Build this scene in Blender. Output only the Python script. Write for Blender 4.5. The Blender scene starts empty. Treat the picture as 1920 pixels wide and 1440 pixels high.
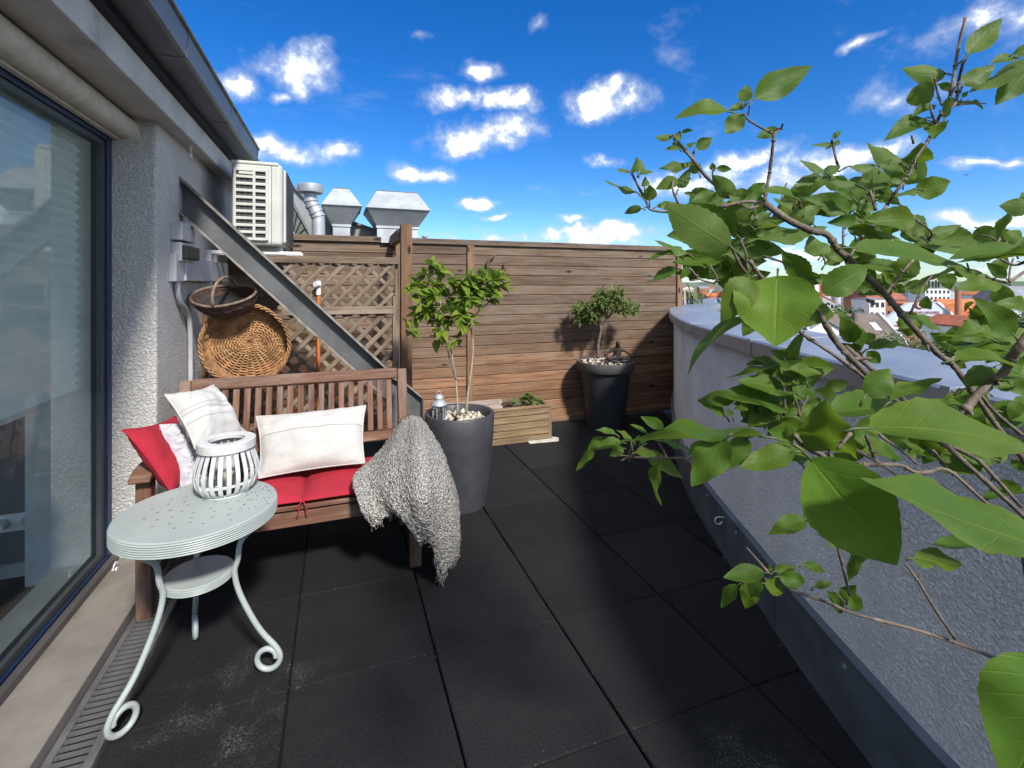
import bpy, math, random
from mathutils import Vector as V, Matrix, noise
R = math.radians
random.seed(7)
S = bpy.context.scene
COL = S.collection
# ------------------------------------------------------------------ camera
FPX, CXP, HOR, CAMH = 900.0, 960.0, 535.0, 1.37      # focal length in px of a 1920 px wide frame, horizon row, eye height
TH = math.atan(325/FPX); CT, ST = math.cos(TH), math.sin(TH)
cam_d = bpy.data.cameras.new('camera'); cam = bpy.data.objects.new('camera', cam_d); COL.objects.link(cam)
cam.location = (0, 0, CAMH); cam.rotation_euler = (R(90), 0, -TH)
cam_d.sensor_width = 36; cam_d.lens = FPX/1920*36
cam_d.shift_y = -(720-HOR)/1920; cam_d.clip_start = .02; cam_d.clip_end = 20000
S.camera = cam
S.view_settings.view_transform = 'Standard'; S.view_settings.look = 'None'
S.view_settings.exposure = 1.6; S.view_settings.gamma = 1.0
S.cycles.max_bounces = 7; S.cycles.transparent_max_bounces = 12; S.cycles.caustics_reflective = False; S.cycles.caustics_refractive = False
# light comes over the right shoulder, about 44 degrees high, softened by thin cloud
LDIR = V((-.2, 1, -.92)).normalized()
SUN_EL = math.asin(-LDIR.z); SUN_AZ = math.atan2(-LDIR.x, -LDIR.y)      # azimuth clockwise from +Y
sl = bpy.data.lights.new('sun', 'SUN'); sl.energy = 2.0; sl.angle = R(6); sl.color = (1, .95, .88)
so = bpy.data.objects.new('sun', sl); COL.objects.link(so); so.rotation_euler = LDIR.to_track_quat('-Z', 'Y').to_euler(); so.location = (0, -5, 12)

def P(px, py, d):                       # point seen at a pixel, d metres in front of the lens plane
    lat = (px-CXP)/FPX*d
    return V((lat*CT+d*ST, d*CT-lat*ST, CAMH-(py-HOR)/FPX*d))
def dirp(px, py): return (P(px, py, 1)-V((0, 0, CAMH)))
def fl(px, py, z=0.0): return P(px, py, FPX*(CAMH-z)/(py-HOR))
def onY(px, py, Y): v = dirp(px, py); return V((0, 0, CAMH))+v*(Y/v.y)
def onX(px, py, X): v = dirp(px, py); return V((0, 0, CAMH))+v*(X/v.x)

# ------------------------------------------------------------------ node helpers
def nd(nt, typ, ins=None, **pr):
    n = nt.nodes.new('ShaderNode'+typ)
    for k, v in pr.items(): setattr(n, k, v)
    for k, v in (ins or {}).items():
        s = n.inputs[k]
        if isinstance(v, bpy.types.NodeSocket): nt.links.new(v, s)
        elif isinstance(v, bpy.types.Node): nt.links.new(v.outputs[0], s)
        else: s.default_value = v
    return n
def C4(c): return (c[0], c[1], c[2], 1)
def mixc(nt, f, a, b, mode='MIX'):
    n = nt.nodes.new('ShaderNodeMix'); n.data_type = 'RGBA'; n.blend_type = mode
    for i, v in ((0, f), (6, a), (7, b)):
        s = n.inputs[i]
        if isinstance(v, bpy.types.NodeSocket): nt.links.new(v, s)
        else: s.default_value = C4(v) if isinstance(v, (tuple, list)) else v
    return n.outputs[2]
def ma(nt, op, a, b=None, c=None, clamp=False):
    n = nt.nodes.new('ShaderNodeMath'); n.operation = op; n.use_clamp = clamp
    for i, v in enumerate((a, b, c)):
        if v is None: continue
        if isinstance(v, bpy.types.NodeSocket): nt.links.new(v, n.inputs[i])
        else: n.inputs[i].default_value = v
    return n.outputs[0]
def sstep(nt, x, a, b):
    n = nd(nt, 'MapRange', {0: x, 1: a, 2: b, 3: 0.0, 4: 1.0}, interpolation_type='SMOOTHSTEP'); return n.outputs[0]
def noi(nt, vec, scale, detail=4, rough=.55, dist=0.0):
    return nd(nt, 'TexNoise', {'Vector': vec, 'Scale': scale, 'Detail': detail, 'Roughness': rough, 'Distortion': dist}).outputs['Fac']
def objco(nt, sc=None):
    o = nd(nt, 'TexCoord').outputs['Object']
    if sc: o = nd(nt, 'Mapping', {'Vector': o, 'Scale': sc}).outputs[0]
    return o
def newmat(name):
    m = bpy.data.materials.new(name); m.use_nodes = True; nt = m.node_tree
    return m, nt, nt.nodes['Principled BSDF']
def L(nt, a, b): nt.links.new(a, b)
def bump(nt, b, h, st, dist=.01):
    n = nd(nt, 'Bump', {'Height': h, 'Strength': st, 'Distance': dist}); L(nt, n.outputs[0], b.inputs['Normal'])

# ------------------------------------------------------------------ world: physical sky and fair-weather clouds
w = bpy.data.worlds.new('World'); S.world = w; w.use_nodes = True
nt = w.node_tree; bg = nt.nodes['Background']
sky = nd(nt, 'TexSky', sky_type='NISHITA', sun_disc=False, sun_elevation=SUN_EL, sun_rotation=SUN_AZ, altitude=150, air_density=1.0, dust_density=.3, ozone_density=2.2)
gen = nd(nt, 'TexCoord').outputs['Generated']
def cloud_group(clouds):
    g = bpy.data.node_groups.new('clouds', 'ShaderNodeTree')
    g.interface.new_socket('Vector', in_out='INPUT', socket_type='NodeSocketVector')
    g.interface.new_socket('Density', in_out='OUTPUT', socket_type='NodeSocketFloat')
    g.interface.new_socket('Fine', in_out='OUTPUT', socket_type='NodeSocketFloat')
    gi = g.nodes.new('NodeGroupInput'); go = g.nodes.new('NodeGroupOutput')
    v0 = gi.outputs[0]
    wn = nd(g, 'TexNoise', {'Vector': v0, 'Scale': 8.0, 'Detail': 3.0, 'Roughness': .6})
    wv = nd(g, 'VectorMath', {0: wn.outputs['Color'], 1: (.5, .5, .5)}, operation='SUBTRACT')
    v = nd(g, 'VectorMath', {0: wv, 1: (.09, .09, .09), 2: v0}, operation='MULTIPLY_ADD').outputs[0]
    tot = None
    for px, py, rx, ry, rot, amp in clouds:
        c = dirp(px, py); k = 1/c.length; n = c.normalized()
        rt = V((CT, -ST, 0)); up = rt.cross(n).normalized(); rt = n.cross(up).normalized()
        cr_, sr = math.cos(R(rot)), math.sin(R(rot))
        ax, ay = rt*cr_+up*sr, -rt*sr+up*cr_
        eu = Matrix((ax, ay, ax.cross(ay))).transposed().to_euler()
        mp = nd(g, 'Mapping', {'Vector': v, 'Location': tuple(n), 'Rotation': tuple(eu), 'Scale': (rx/FPX*k, ry/FPX*k, .5)}, vector_type='TEXTURE')
        e = nd(g, 'VectorMath', {0: mp}, operation='LENGTH').outputs['Value']
        q = ma(g, 'MULTIPLY_ADD', e, -amp, 1.15*amp)
        tot = q if tot is None else ma(g, 'MAXIMUM', tot, q)
    f = noi(g, v0, 17.0, 5, .64)
    blob = ma(g, 'MULTIPLY_ADD', ma(g, 'SUBTRACT', f, .5), 1.9, tot)
    d1 = sstep(g, blob, -.05, 1.15)
    # a bank of small cumulus low over the horizon, all the way round
    z = nd(g, 'SeparateXYZ', {0: v0}).outputs['Z']
    st = nd(g, 'Mapping', {'Vector': v0, 'Scale': (1, 1, 3.4)}).outputs[0]
    fb = noi(g, st, 10.0, 5, .62)
    band = ma(g, 'SUBTRACT', 1.0, sstep(g, z, .05, .16))
    d2 = ma(g, 'MULTIPLY', sstep(g, ma(g, 'MULTIPLY_ADD', band, .19, fb), .64, .84), band)
    # thin high streaks
    ms = nd(g, 'Mapping', {'Vector': v0, 'Scale': (1.6, 5.0, 5.5), 'Rotation': (.5, .5, .4)}).outputs[0]
    fc = noi(g, ms, 2.2, 4, .6)
    d3 = ma(g, 'MULTIPLY', sstep(g, fc, .58, .9), .5)
    vd_ = V((ST, CT, .25)).normalized()
    away = ma(g, 'SUBTRACT', 1.0, sstep(g, nd(g, 'VectorMath', {0: v0, 1: tuple(vd_)}, operation='DOT_PRODUCT').outputs['Value'], .45, .62))
    d4 = ma(g, 'MULTIPLY', sstep(g, noi(g, v, 3.6, 4, .6), .40, .58), away)  # clouds added outside the view only, to raise the ambient light
    L(g, ma(g, 'MAXIMUM', ma(g, 'MAXIMUM', d1, d4), ma(g, 'MAXIMUM', d2, d3)), go.inputs[0])
    L(g, f, go.inputs[1])
    return g
CL = [(570,128,70,44,-8,1),(555,150,40,30,0,1),(440,165,50,30,-10,1),(525,182,22,18,0,.9),(905,125,45,22,5,1),(860,185,75,30,0,1),(950,190,70,28,-5,1),
      (905,262,110,34,2,1.1),(960,245,70,34,0,1.1),(1130,185,80,42,10,1.1),(1150,165,36,34,0,1),(540,285,75,28,0,1),(640,290,42,18,15,1),(770,320,60,24,-10,1),(815,332,50,20,0,1),
      (895,372,40,13,0,1),(930,403,26,9,0,.9),(1395,300,85,22,14,1),(1560,300,130,26,12,1),(1300,340,120,30,10,.8),(1460,345,120,34,5,.9),(1850,410,110,22,0,1),(1880,290,80,14,14,.8),
      (900,445,110,14,0,1),(1130,440,120,22,0,1.1),(1080,412,40,10,0,.9),(1610,80,45,10,32,.7),(1680,185,90,30,20,.45),(1850,60,140,50,20,.5),(1130,300,30,12,0,.7),(790,75,22,14,0,.5),(1020,45,22,14,40,.6)]
cg = cloud_group(CL)
cn = nt.nodes.new('ShaderNodeGroup'); cn.node_tree = cg; L(nt, gen, cn.inputs[0])
dens, fine = cn.outputs
zz = nd(nt, 'SeparateXYZ', {0: gen}).outputs['Z']
hs = nd(nt, 'HueSaturation', {'Hue': .5, 'Saturation': 1.42, 'Value': .36, 'Color': sky})
skyb = mixc(nt, 1.0, hs.outputs[0], mixc(nt, sstep(nt, zz, -.02, .42), (.74, .90, 1.12), (.62, .80, 1.08)), 'MULTIPLY')
cloudc = mixc(nt, ma(nt, 'POWER', ma(nt, 'MULTIPLY', sstep(nt, fine, .24, .72), sstep(nt, dens, .25, 1.0)), 1.35), (1.6, 1.75, 2.05), (6.2, 6.2, 6.1))
skyc = mixc(nt, ma(nt, 'MULTIPLY', dens, .96), skyb, cloudc)
L(nt, skyc, bg.inputs['Color']); bg.inputs['Strength'].default_value = .15
w.cycles.sampling_method = 'MANUAL'; w.cycles.sample_map_resolution = 256

# ------------------------------------------------------------------ mesh and object helpers
WM = {}
class MB:
    def __init__(s): s.v = []; s.f = []; s.uv = None
    def add(s, vs, fs):
        o = len(s.v); s.v += [tuple(p) for p in vs]; s.f += [tuple(i+o for i in f) for f in fs]; return s
    def box(s, c, d, M=None):
        x, y, z = d[0]/2, d[1]/2, d[2]/2
        vs = [V((a*x, b*y, e*z)) for a in (-1, 1) for b in (-1, 1) for e in (-1, 1)]
        if M: vs = [M @ p for p in vs]
        return s.add([V(c)+p for p in vs], [(0,1,3,2),(4,6,7,5),(0,4,5,1),(2,3,7,6),(0,2,6,4),(1,5,7,3)])
    def bb(s, a, b): return s.box([(i+j)/2 for i, j in zip(a, b)], [abs(j-i) for i, j in zip(a, b)])
    def tube(s, pts, r, n=8, cap=True, closed=False):
        pts = [V(p) for p in pts]; m = len(pts); rs = r if isinstance(r, (list, tuple)) else [r]*m
        vs, fs = [], []; ref = None
        for i, p in enumerate(pts):
            if closed: t = pts[(i+1) % m]-pts[i-1]
            else: t = pts[min(i+1, m-1)]-pts[max(i-1, 0)]
            if t.length < 1e-9: t = V((0, 0, 1))
            t.normalize()
            if ref is None:
                ref = V((0, 0, 1)) if abs(t.z) < .9 else V((1, 0, 0))
            ref = ref-t*ref.dot(t)
            if ref.length < 1e-6: ref = t.orthogonal()
            ref.normalize(); bi = t.cross(ref)
            for k in range(n):
                a = 2*math.pi*k/n; vs.append(p+(ref*math.cos(a)+bi*math.sin(a))*rs[i])
        for i in range(m if closed else m-1):
            j = (i+1) % m
            for k in range(n):
                k2 = (k+1) % n; fs.append((i*n+k, i*n+k2, j*n+k2, j*n+k))
        if cap and not closed: fs += [tuple(range(n-1, -1, -1)), tuple((m-1)*n+k for k in range(n))]
        return s.add(vs, fs)
    def lathe(s, prof, n=32, c=(0, 0, 0), capb=False, capt=False):
        vs, fs = [], []; m = len(prof)
        for r, z in prof:
            for k in range(n):
                a = 2*math.pi*k/n; vs.append(V((c[0]+r*math.cos(a), c[1]+r*math.sin(a), c[2]+z)))
        for i in range(m-1):
            for k in range(n):
                k2 = (k+1) % n; fs.append((i*n+k, i*n+k2, (i+1)*n+k2, (i+1)*n+k))
        if capb: fs.append(tuple(range(n-1, -1, -1)))
        if capt: fs.append(tuple((m-1)*n+k for k in range(n)))
        return s.add(vs, fs)
    def prism(s, poly, ext):               # poly: list of 3D points, ext: extrusion vector
        n = len(poly); e = V(ext); vs = [V(p) for p in poly]+[V(p)+e for p in poly]
        fs = [tuple(range(n-1, -1, -1)), tuple(range(n, 2*n))]+[(i, (i+1) % n, n+(i+1) % n, n+i) for i in range(n)]
        return s.add(vs, fs)
    def grid(s, fn, nu, nv, closeu=False):
        vs = [fn(i/(nu if closeu else nu-1), j/(nv-1)) for j in range(nv) for i in range(nu)]
        fs = []
        for j in range(nv-1):
            for i in range(nu if closeu else nu-1):
                i2 = (i+1) % nu; fs.append((j*nu+i, j*nu+i2, (j+1)*nu+i2, (j+1)*nu+i))
        return s.add(vs, fs)
    def mesh(s, name, smooth=False):
        me = bpy.data.meshes.new(name); me.from_pydata(s.v, [], s.f)
        if smooth: me.polygons.foreach_set('use_smooth', [True]*len(me.polygons))
        me.validate(clean_customdata=False); return me
def fixn(me):
    import bmesh
    b = bmesh.new(); b.from_mesh(me); bmesh.ops.recalc_face_normals(b, faces=b.faces); b.to_mesh(me); b.free()
def put(name, me, mat=None, parent=None, M=None):
    o = bpy.data.objects.new(name, me); COL.objects.link(o)
    M = M if M is not None else Matrix.Identity(4)
    if mat and me and not me.materials: me.materials.append(mat)
    if parent:
        o.parent = parent; o.matrix_parent_inverse = WM[parent.name].inverted()
    o.matrix_basis = M; WM[o.name] = M
    return o
def part(name, mb, mat, parent=None, smooth=False, M=None, bev=0, seg=2, auto=None):
    me = mb.mesh(name, smooth or bool(auto)); fixn(me)
    o = put(name, me, mat, parent, M)
    if bev:
        b = o.modifiers.new('bevel', 'BEVEL'); b.width = bev; b.segments = seg; b.limit_method = 'ANGLE'; b.angle_limit = R(35)
    if auto: me.set_sharp_from_angle(angle=R(auto))
    return o
def tag(o, label, cat, group=None, kind=None):
    if label: o['label'] = label
    if cat: o['category'] = cat
    if group: o['group'] = group
    if kind: o['kind'] = kind
    return o
def thing(name, label, cat, loc=(0, 0, 0), group=None):
    o = bpy.data.objects.new(name, None); COL.objects.link(o); o.empty_display_size = .1
    o.matrix_basis = Matrix.Translation(V(loc)); WM[o.name] = o.matrix_basis.copy()
    return tag(o, label, cat, group)
def struct(name, mb, mat, smooth=False):
    o = part(name, mb, mat, smooth=smooth); o['kind'] = 'structure'; return o
BC = {}
def frame(x, up):
    x = V(x).normalized(); up = V(up); y = up.cross(x).normalized(); z = x.cross(y)
    return Matrix((x, y, z)).transposed().to_4x4()
def board(name, p0, p1, up, ty, tz, mat, parent=None, ch=.003, color=None):
    """plank from p0 to p1; tz measured along up, ty across; grain along local x; equal sizes share a mesh"""
    p0, p1 = V(p0), V(p1); Ln = (p1-p0).length
    key = (round(Ln, 3), round(ty, 4), round(tz, 4), round(ch, 4), mat.name)
    if key not in BC:
        a, b = ty/2, tz/2; c = min(ch, a*.6, b*.6)
        pr = [(-a+c, -b), (a-c, -b), (a, -b+c), (a, b-c), (a-c, b), (-a+c, b), (-a, b-c), (-a, -b+c)]
        m = MB(); m.prism([(-Ln/2, y, z) for y, z in pr], (Ln, 0, 0)); me = m.mesh(name); fixn(me); BC[key] = me
    M = Matrix.Translation((p0+p1)/2) @ frame(p1-p0, up)
    o = put(name, BC[key], mat, parent, M)
    if color: o.color = C4(color)
    return o
def cr(pts, n=8):                        # Catmull-Rom polyline
    pts = [V(p) for p in pts]
    q = [pts[0]*2-pts[1]]+pts+[pts[-1]*2-pts[-2]]; out = []
    for i in range(1, len(q)-2):
        for k in range(n):
            t = k/n; a, b, c, d = q[i-1], q[i], q[i+1], q[i+2]
            out.append(.5*((2*b)+(c-a)*t+(2*a-5*b+4*c-d)*t*t+(3*b-a-3*c+d)*t**3))
    return out+[pts[-1]]

# ------------------------------------------------------------------ materials
def m_plain(name, col, rough=.6, metal=0.0, var=.12, scale=6, bmp=0, bscale=60, spec=None, dirt=None, objvar=0.0):
    m, nt, b = newmat(name); co = objco(nt)
    n1 = noi(nt, co, scale, 5, .6)
    dk = tuple(c*(1-var) for c in col); lt = tuple(min(1, c*(1+var)) for c in col)
    c = mixc(nt, sstep(nt, n1, .3, .7), dk, lt)
    if dirt:
        n2 = noi(nt, co, scale*.6, 7, .65, .5); c = mixc(nt, ma(nt, 'MULTIPLY', sstep(nt, n2, .52, .75), dirt[3]), c, tuple(dirt[:3]))
    if objvar:
        r = nd(nt, 'ObjectInfo').outputs['Random']
        c = mixc(nt, 1.0, c, nd(nt, 'CombineColor', {0: ma(nt, 'ADD', ma(nt, 'MULTIPLY', r, objvar), 1-objvar/2), 1: ma(nt, 'ADD', ma(nt, 'MULTIPLY', r, objvar), 1-objvar/2), 2: ma(nt, 'ADD', ma(nt, 'MULTIPLY', r, objvar), 1-objvar/2)}).outputs[0], 'MULTIPLY')
    L(nt, c, b.inputs['Base Color']); b.inputs['Roughness'].default_value = rough; b.inputs['Metallic'].default_value = metal
    if spec is not None: b.inputs['Specular IOR Level'].default_value = spec
    L(nt, ma(nt, 'ADD', ma(nt, 'MULTIPLY', n1, .3), rough-.15), b.inputs['Roughness'])
    if bmp: bump(nt, b, noi(nt, co, bscale, 5, .6), bmp, .004)
    return m
def m_wood(name, c_dark, c_light, grey=None, greyamt=.0, rough=.7, gs=1.0, knots=True, usecol=False, bmp=.35):
    m, nt, b = newmat(name)
    ob = nd(nt, 'TexCoord').outputs['Object']; rnd = nd(nt, 'ObjectInfo').outputs['Random']
    off = nd(nt, 'CombineXYZ', {0: ma(nt, 'MULTIPLY', rnd, 37.0), 1: ma(nt, 'MULTIPLY', rnd, 11.0), 2: ma(nt, 'MULTIPLY', rnd, 5.0)}).outputs[0]
    co = nd(nt, 'VectorMath', {0: ob, 1: off}, operation='ADD').outputs[0]
    st = nd(nt, 'Mapping', {'Vector': co, 'Scale': (1.2*gs, 22*gs, 22*gs)}).outputs[0]
    g1 = noi(nt, st, 2.2, 6, .62, .35)
    st2 = nd(nt, 'Mapping', {'Vector': co, 'Scale': (5*gs, 160*gs, 160*gs)}).outputs[0]
    g2 = noi(nt, st2, 1.4, 3, .5)
    c = mixc(nt, sstep(nt, g1, .28, .72), c_dark, c_light)
    if grey: c = mixc(nt, ma(nt, 'MULTIPLY', sstep(nt, noi(nt, nd(nt, 'Mapping', {'Vector': co, 'Scale': (2.0, 9, 9)}).outputs[0], 1.6, 6, .65), .42, .68), greyamt), c, grey)
    if usecol:
        c = mixc(nt, 1.0, c, nd(nt, 'ObjectInfo').outputs['Color'], 'MULTIPLY')
    v = ma(nt, 'ADD', ma(nt, 'MULTIPLY', rnd, .34), .83)
    c = mixc(nt, 1.0, c, nd(nt, 'CombineColor', {0: v, 1: v, 2: v}).outputs[0], 'MULTIPLY')
    c = mixc(nt, ma(nt, 'MULTIPLY', sstep(nt, g2, .55, .8), .45), c, tuple(x*.45 for x in c_dark))
    if knots:
        kv = nd(nt, 'TexVoronoi', {'Vector': nd(nt, 'Mapping', {'Vector': co, 'Scale': (2.6, 6.5, 6.5)}).outputs[0], 'Scale': 1.0, 'Randomness': 1.0}).outputs['Distance']
        c = mixc(nt, ma(nt, 'SUBTRACT', 1.0, sstep(nt, kv, .04, .13)), c, tuple(x*.22 for x in c_dark))
    L(nt, c, b.inputs['Base Color']); b.inputs['Roughness'].default_value = rough; b.inputs['Specular IOR Level'].default_value = .25
    bump(nt, b, ma(nt, 'ADD', g2, g1), bmp, .003)
    return m
def m_stucco(name, col, scale=120, st=.9, dirt=None):
    m, nt, b = newmat(name); co = objco(nt)
    n1 = noi(nt, co, scale, 4, .55, .6); n2 = noi(nt, co, 3.0, 6, .65)
    c = mixc(nt, sstep(nt, n2, .35, .75), tuple(x*.86 for x in col), tuple(x*1.06 for x in col))
    c = mixc(nt, ma(nt, 'MULTIPLY', sstep(nt, n1, .2, .5), .35), tuple(x*.55 for x in col), c) if False else c
    c = mixc(nt, ma(nt, 'MULTIPLY', ma(nt, 'SUBTRACT', 1.0, sstep(nt, n1, .34, .52)), .18), c, tuple(x*.5 for x in col))  # shade in the pits of the grain painted into the colour
    if dirt:
        z = nd(nt, 'SeparateXYZ', {0: co}).outputs['Z']
        n3 = noi(nt, nd(nt, 'Mapping', {'Vector': co, 'Scale': (9, 9, .7)}).outputs[0], 3.0, 6, .7)
        c = mixc(nt, ma(nt, 'MULTIPLY', sstep(nt, n3, .55, .8), dirt[3]), c, tuple(dirt[:3]))
    L(nt, c, b.inputs['Base Color']); b.inputs['Roughness'].default_value = .9; b.inputs['Specular IOR Level'].default_value = .15
    vo = nd(nt, 'TexVoronoi', {'Vector': co, 'Scale': scale*1.5}, feature='SMOOTH_F1').outputs['Distance']
    bump(nt, b, ma(nt, 'MULTIPLY_ADD', vo, -.7, sstep(nt, n1, .38, .58)), st, .008)
    return m
M_ = {}
M_['stucco'] = m_stucco('house_stucco', (.62, .605, .575), 75, .7, (.2, .2, .19, .35))
M_['pstucco'] = m_stucco('parapet_stucco', (.86, .86, .87), 95, .65, (.40, .39, .40, .5))
M_['fence'] = m_wood('fence_wood', (.095, .064, .043), (.225, .160, .110), (.20, .175, .148), .6, usecol=True)
M_['post'] = m_wood('post_wood', (.13, .072, .038), (.26, .15, .085), (.2, .17, .13), .25)
M_['trellis'] = m_wood('trellis_wood', (.095, .066, .043), (.24, .18, .125), (.28, .245, .195), .6, knots=False)
M_['bench'] = m_wood('bench_wood', (.085, .038, .024), (.20, .10, .062), (.26, .20, .165), .6, rough=.6, knots=False)
M_['box'] = m_wood('planter_wood', (.13, .084, .044), (.28, .19, .108), (.24, .20, .15), .4)
M_['drift'] = m_wood('weathered_board', (.17, .13, .10), (.38, .32, .26), (.42, .38, .34), .7, knots=False)
M_['metal'] = m_plain('grey_sheet_metal', (.20, .215, .235), .45, .75, .15, 3, .1, 30)
M_['zinc'] = m_plain('zinc_gutter', (.15, .16, .175), .5, .5, .2, 4, .1, 40, dirt=(.07, .07, .075, .6))
M_['galv'] = m_plain('galvanised_steel', (.40, .43, .46), .55, .45, .2, 3, .1, 50, dirt=(.27, .28, .28, .6))
M_['coping'] = m_plain('coping_zinc', (.31, .335, .37), .45, .55, .16, 4, .25, 14, dirt=(.34, .36, .4, .5))
M_['flash'] = m_plain('base_flashing', (.14, .16, .19), .48, .4, .2, 5, .1, 40, dirt=(.16, .18, .2, .4))
M_['steel'] = m_plain('painted_steel', (.12, .125, .13), .55, .35, .2, 5, .15, 60, dirt=(.17, .165, .155, .5))
M_['steeledge'] = m_plain('worn_steel_edge', (.24, .22, .195), .7, .3, .35, 14, .3, 80)
M_['white'] = m_plain('white_metal', (.70, .71, .69), .45, 0, .06, 6)
M_['acw'] = m_plain('ac_casing', (.50, .51, .465), .5, 0, .08, 5, dirt=(.4, .4, .35, .35))
M_['dark'] = m_plain('dark_void', (.02, .02, .02), .8, 0, .2)
M_['blackmetal'] = m_plain('black_metal', (.03, .03, .032), .5, .4, .2)
M_['fascia'] = m_plain('fascia_paint', (.52, .52, .50), .75, 0, .12, 4, .25, 50, dirt=(.17, .17, .165, .8))
M_['soffit'] = m_plain('soffit_board', (.52, .51, .49), .8, 0, .12, 4, .2, 60, dirt=(.13, .13, .125, .5))
M_['roller'] = m_plain('roller_cover', (.55, .52, .45), .75, 0, .1, 20, .3, 120, dirt=(.25, .24, .2, .4))
M_['bluef'] = m_plain('blue_window_frame', (.012, .032, .085), .35, .2, .2)
M_['ledge'] = m_plain('stone_ledge', (.20, .18, .16), .65, 0, .14, 7, .15, 40, dirt=(.30, .28, .25, .5))
M_['drain'] = m_plain('drain_steel', (.26, .26, .265), .5, .7, .2, 8, .15, 60, dirt=(.12, .115, .11, .6))
M_['pot'] = m_plain('anthracite_pot', (.043, .046, .053), .5, 0, .12, 9, .12, 90, dirt=(.08, .08, .085, .35))
M_['potrim'] = m_plain('dusty_pot_rim', (.065, .065, .063), .75, 0, .2, 9, .1, 90, dirt=(.15, .145, .13, .5))
M_['table'] = m_plain('mint_grey_paint', (.335, .375, .36), .42, 0, .06, 5, .05, 60, dirt=(.30, .33, .31, .4))
M_['lantw'] = m_plain('white_bamboo', (.56, .57, .56), .6, 0, .12, 30)
M_['red'] = m_plain('red_cotton', (.34, .010, .026), .85, 0, .12, 5, .4, 300)
M_['pebble'] = m_plain('pebble_stone', (.47, .41, .33), .7, 0, .35, 22, .2, 80)
M_['soil'] = m_plain('soil', (.045, .03, .02), .95, 0, .4, 30, .8, 60)
M_['bark'] = m_plain('bark', (.13, .10, .076), .85, 0, .4, 45, .8, 90, dirt=(.28, .25, .21, .6))
M_['bark2'] = m_plain('pale_bark', (.32, .275, .21), .85, 0, .25, 30, .6, 90, dirt=(.38, .34, .06, .75))
M_['willow'] = m_plain('willow', (.33, .175, .075), .6, 0, .4, 14, .3, 90, objvar=.3)
M_['willowd'] = m_plain('dark_willow', (.075, .042, .03), .65, 0, .45, 25, .3, 90)
M_['statue'] = m_plain('dark_bronze', (.032, .027, .024), .5, .3, .4, 18, .3, 60, dirt=(.28, .27, .25, .5))
M_['orange'] = m_plain('orange_pipe', (.5, .14, .03), .5)
M_['plastic'] = m_plain('grey_plastic', (.40, .41, .43), .5, 0, .08, 8, dirt=(.25, .25, .26, .4))
M_['duct'] = m_plain('cable_duct', (.48, .50, .55), .45, 0, .06, 6)
def m_fabric(name, col, stripe=None, bscale=220, bst=.5, var=.06):
    m, nt, b = newmat(name); co = objco(nt)
    n = noi(nt, co, bscale, 3, .6); n2 = noi(nt, co, 9.0, 4, .5)
    c = mixc(nt, n2, tuple(x*(1-var) for x in col), tuple(min(1, x*(1+var)) for x in col))
    uv = nd(nt, 'TexCoord').outputs['UV']; y = nd(nt, 'SeparateXYZ', {0: uv}).outputs['Y']
    if stripe:
        for a, bb, cc in stripe:
            f = ma(nt, 'MULTIPLY', ma(nt, 'GREATER_THAN', y, a), ma(nt, 'LESS_THAN', y, bb)); c = mixc(nt, f, c, cc)
    L(nt, c, b.inputs['Base Color']); b.inputs['Roughness'].default_value = .95; b.inputs['Specular IOR Level'].default_value = .1
    b.inputs['Sheen Weight'].default_value = .15
    bump(nt, b, n, bst, .004); return m
M_['linen'] = m_fabric('white_linen', (.46, .455, .44), [(.40, .415, (.30, .29, .285)), (.47, .52, (.54, .53, .52)), (.55, .565, (.30, .29, .285)), (.62, .635, (.33, .32, .31))])
M_['linen2'] = m_fabric('white_linen_band', (.46, .445, .43), [(.60, .615, (.26, .245, .24)), (.62, .80, (.50, .485, .465)), (.80, .808, (.36, .34, .33))], 110, .8)
M_['fluffy'] = m_fabric('white_fluff', (.47, .475, .52), None, 45, 1.0, .14)
def m_boucle():
    m, nt, b = newmat('boucle_wool'); co = objco(nt)
    wv = nd(nt, 'VectorMath', {0: co, 1: nd(nt, 'VectorMath', {0: nd(nt, 'TexNoise', {'Vector': co, 'Scale': 70.0}).outputs['Color'], 'Scale': .012}, operation='SCALE').outputs[0]}, operation='ADD').outputs[0]
    v1 = nd(nt, 'TexVoronoi', {'Vector': wv, 'Scale': 105.0}).outputs['Distance']; n = noi(nt, co, 260.0, 3, .6); big = noi(nt, co, 14.0, 3, .5)
    c = mixc(nt, sstep(nt, v1, .15, .72), (.72, .70, .66), (.30, .285, .26))  # gaps between curls painted darker, crevice shade put into the colour
    c = mixc(nt, ma(nt, 'MULTIPLY', sstep(nt, n, .45, .7), .5), c, (.32, .30, .27))
    c = mixc(nt, ma(nt, 'MULTIPLY', sstep(nt, big, .4, .7), .35), c, (.36, .34, .31))
    L(nt, c, b.inputs['Base Color']); b.inputs['Roughness'].default_value = 1; b.inputs['Specular IOR Level'].default_value = .05
    bump(nt, b, ma(nt, 'SUBTRACT', n, ma(nt, 'MULTIPLY', v1, 2.2)), 1.0, .008); return m
M_['boucle'] = m_boucle()
M_['yarn'] = m_plain('cream_yarn', (.52, .50, .45), 1, 0, .4, 60)
def m_glass(name, tint, refl=1.0, rough=0.0):
    m, nt, b = newmat(name); out = nt.nodes['Material Output']
    tr = nd(nt, 'BsdfTransparent', {'Color': C4(tint)}); gl = nd(nt, 'BsdfGlossy', {'Color': (1, 1, 1, 1), 'Roughness': rough})
    fr = nd(nt, 'Fresnel', {'IOR': 1.52}).outputs[0]; f = ma(nt, 'MULTIPLY', fr, refl, clamp=True)
    mx = nd(nt, 'MixShader', {0: f, 1: tr, 2: gl}); L(nt, mx.outputs[0], out.inputs[0]); return m
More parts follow.
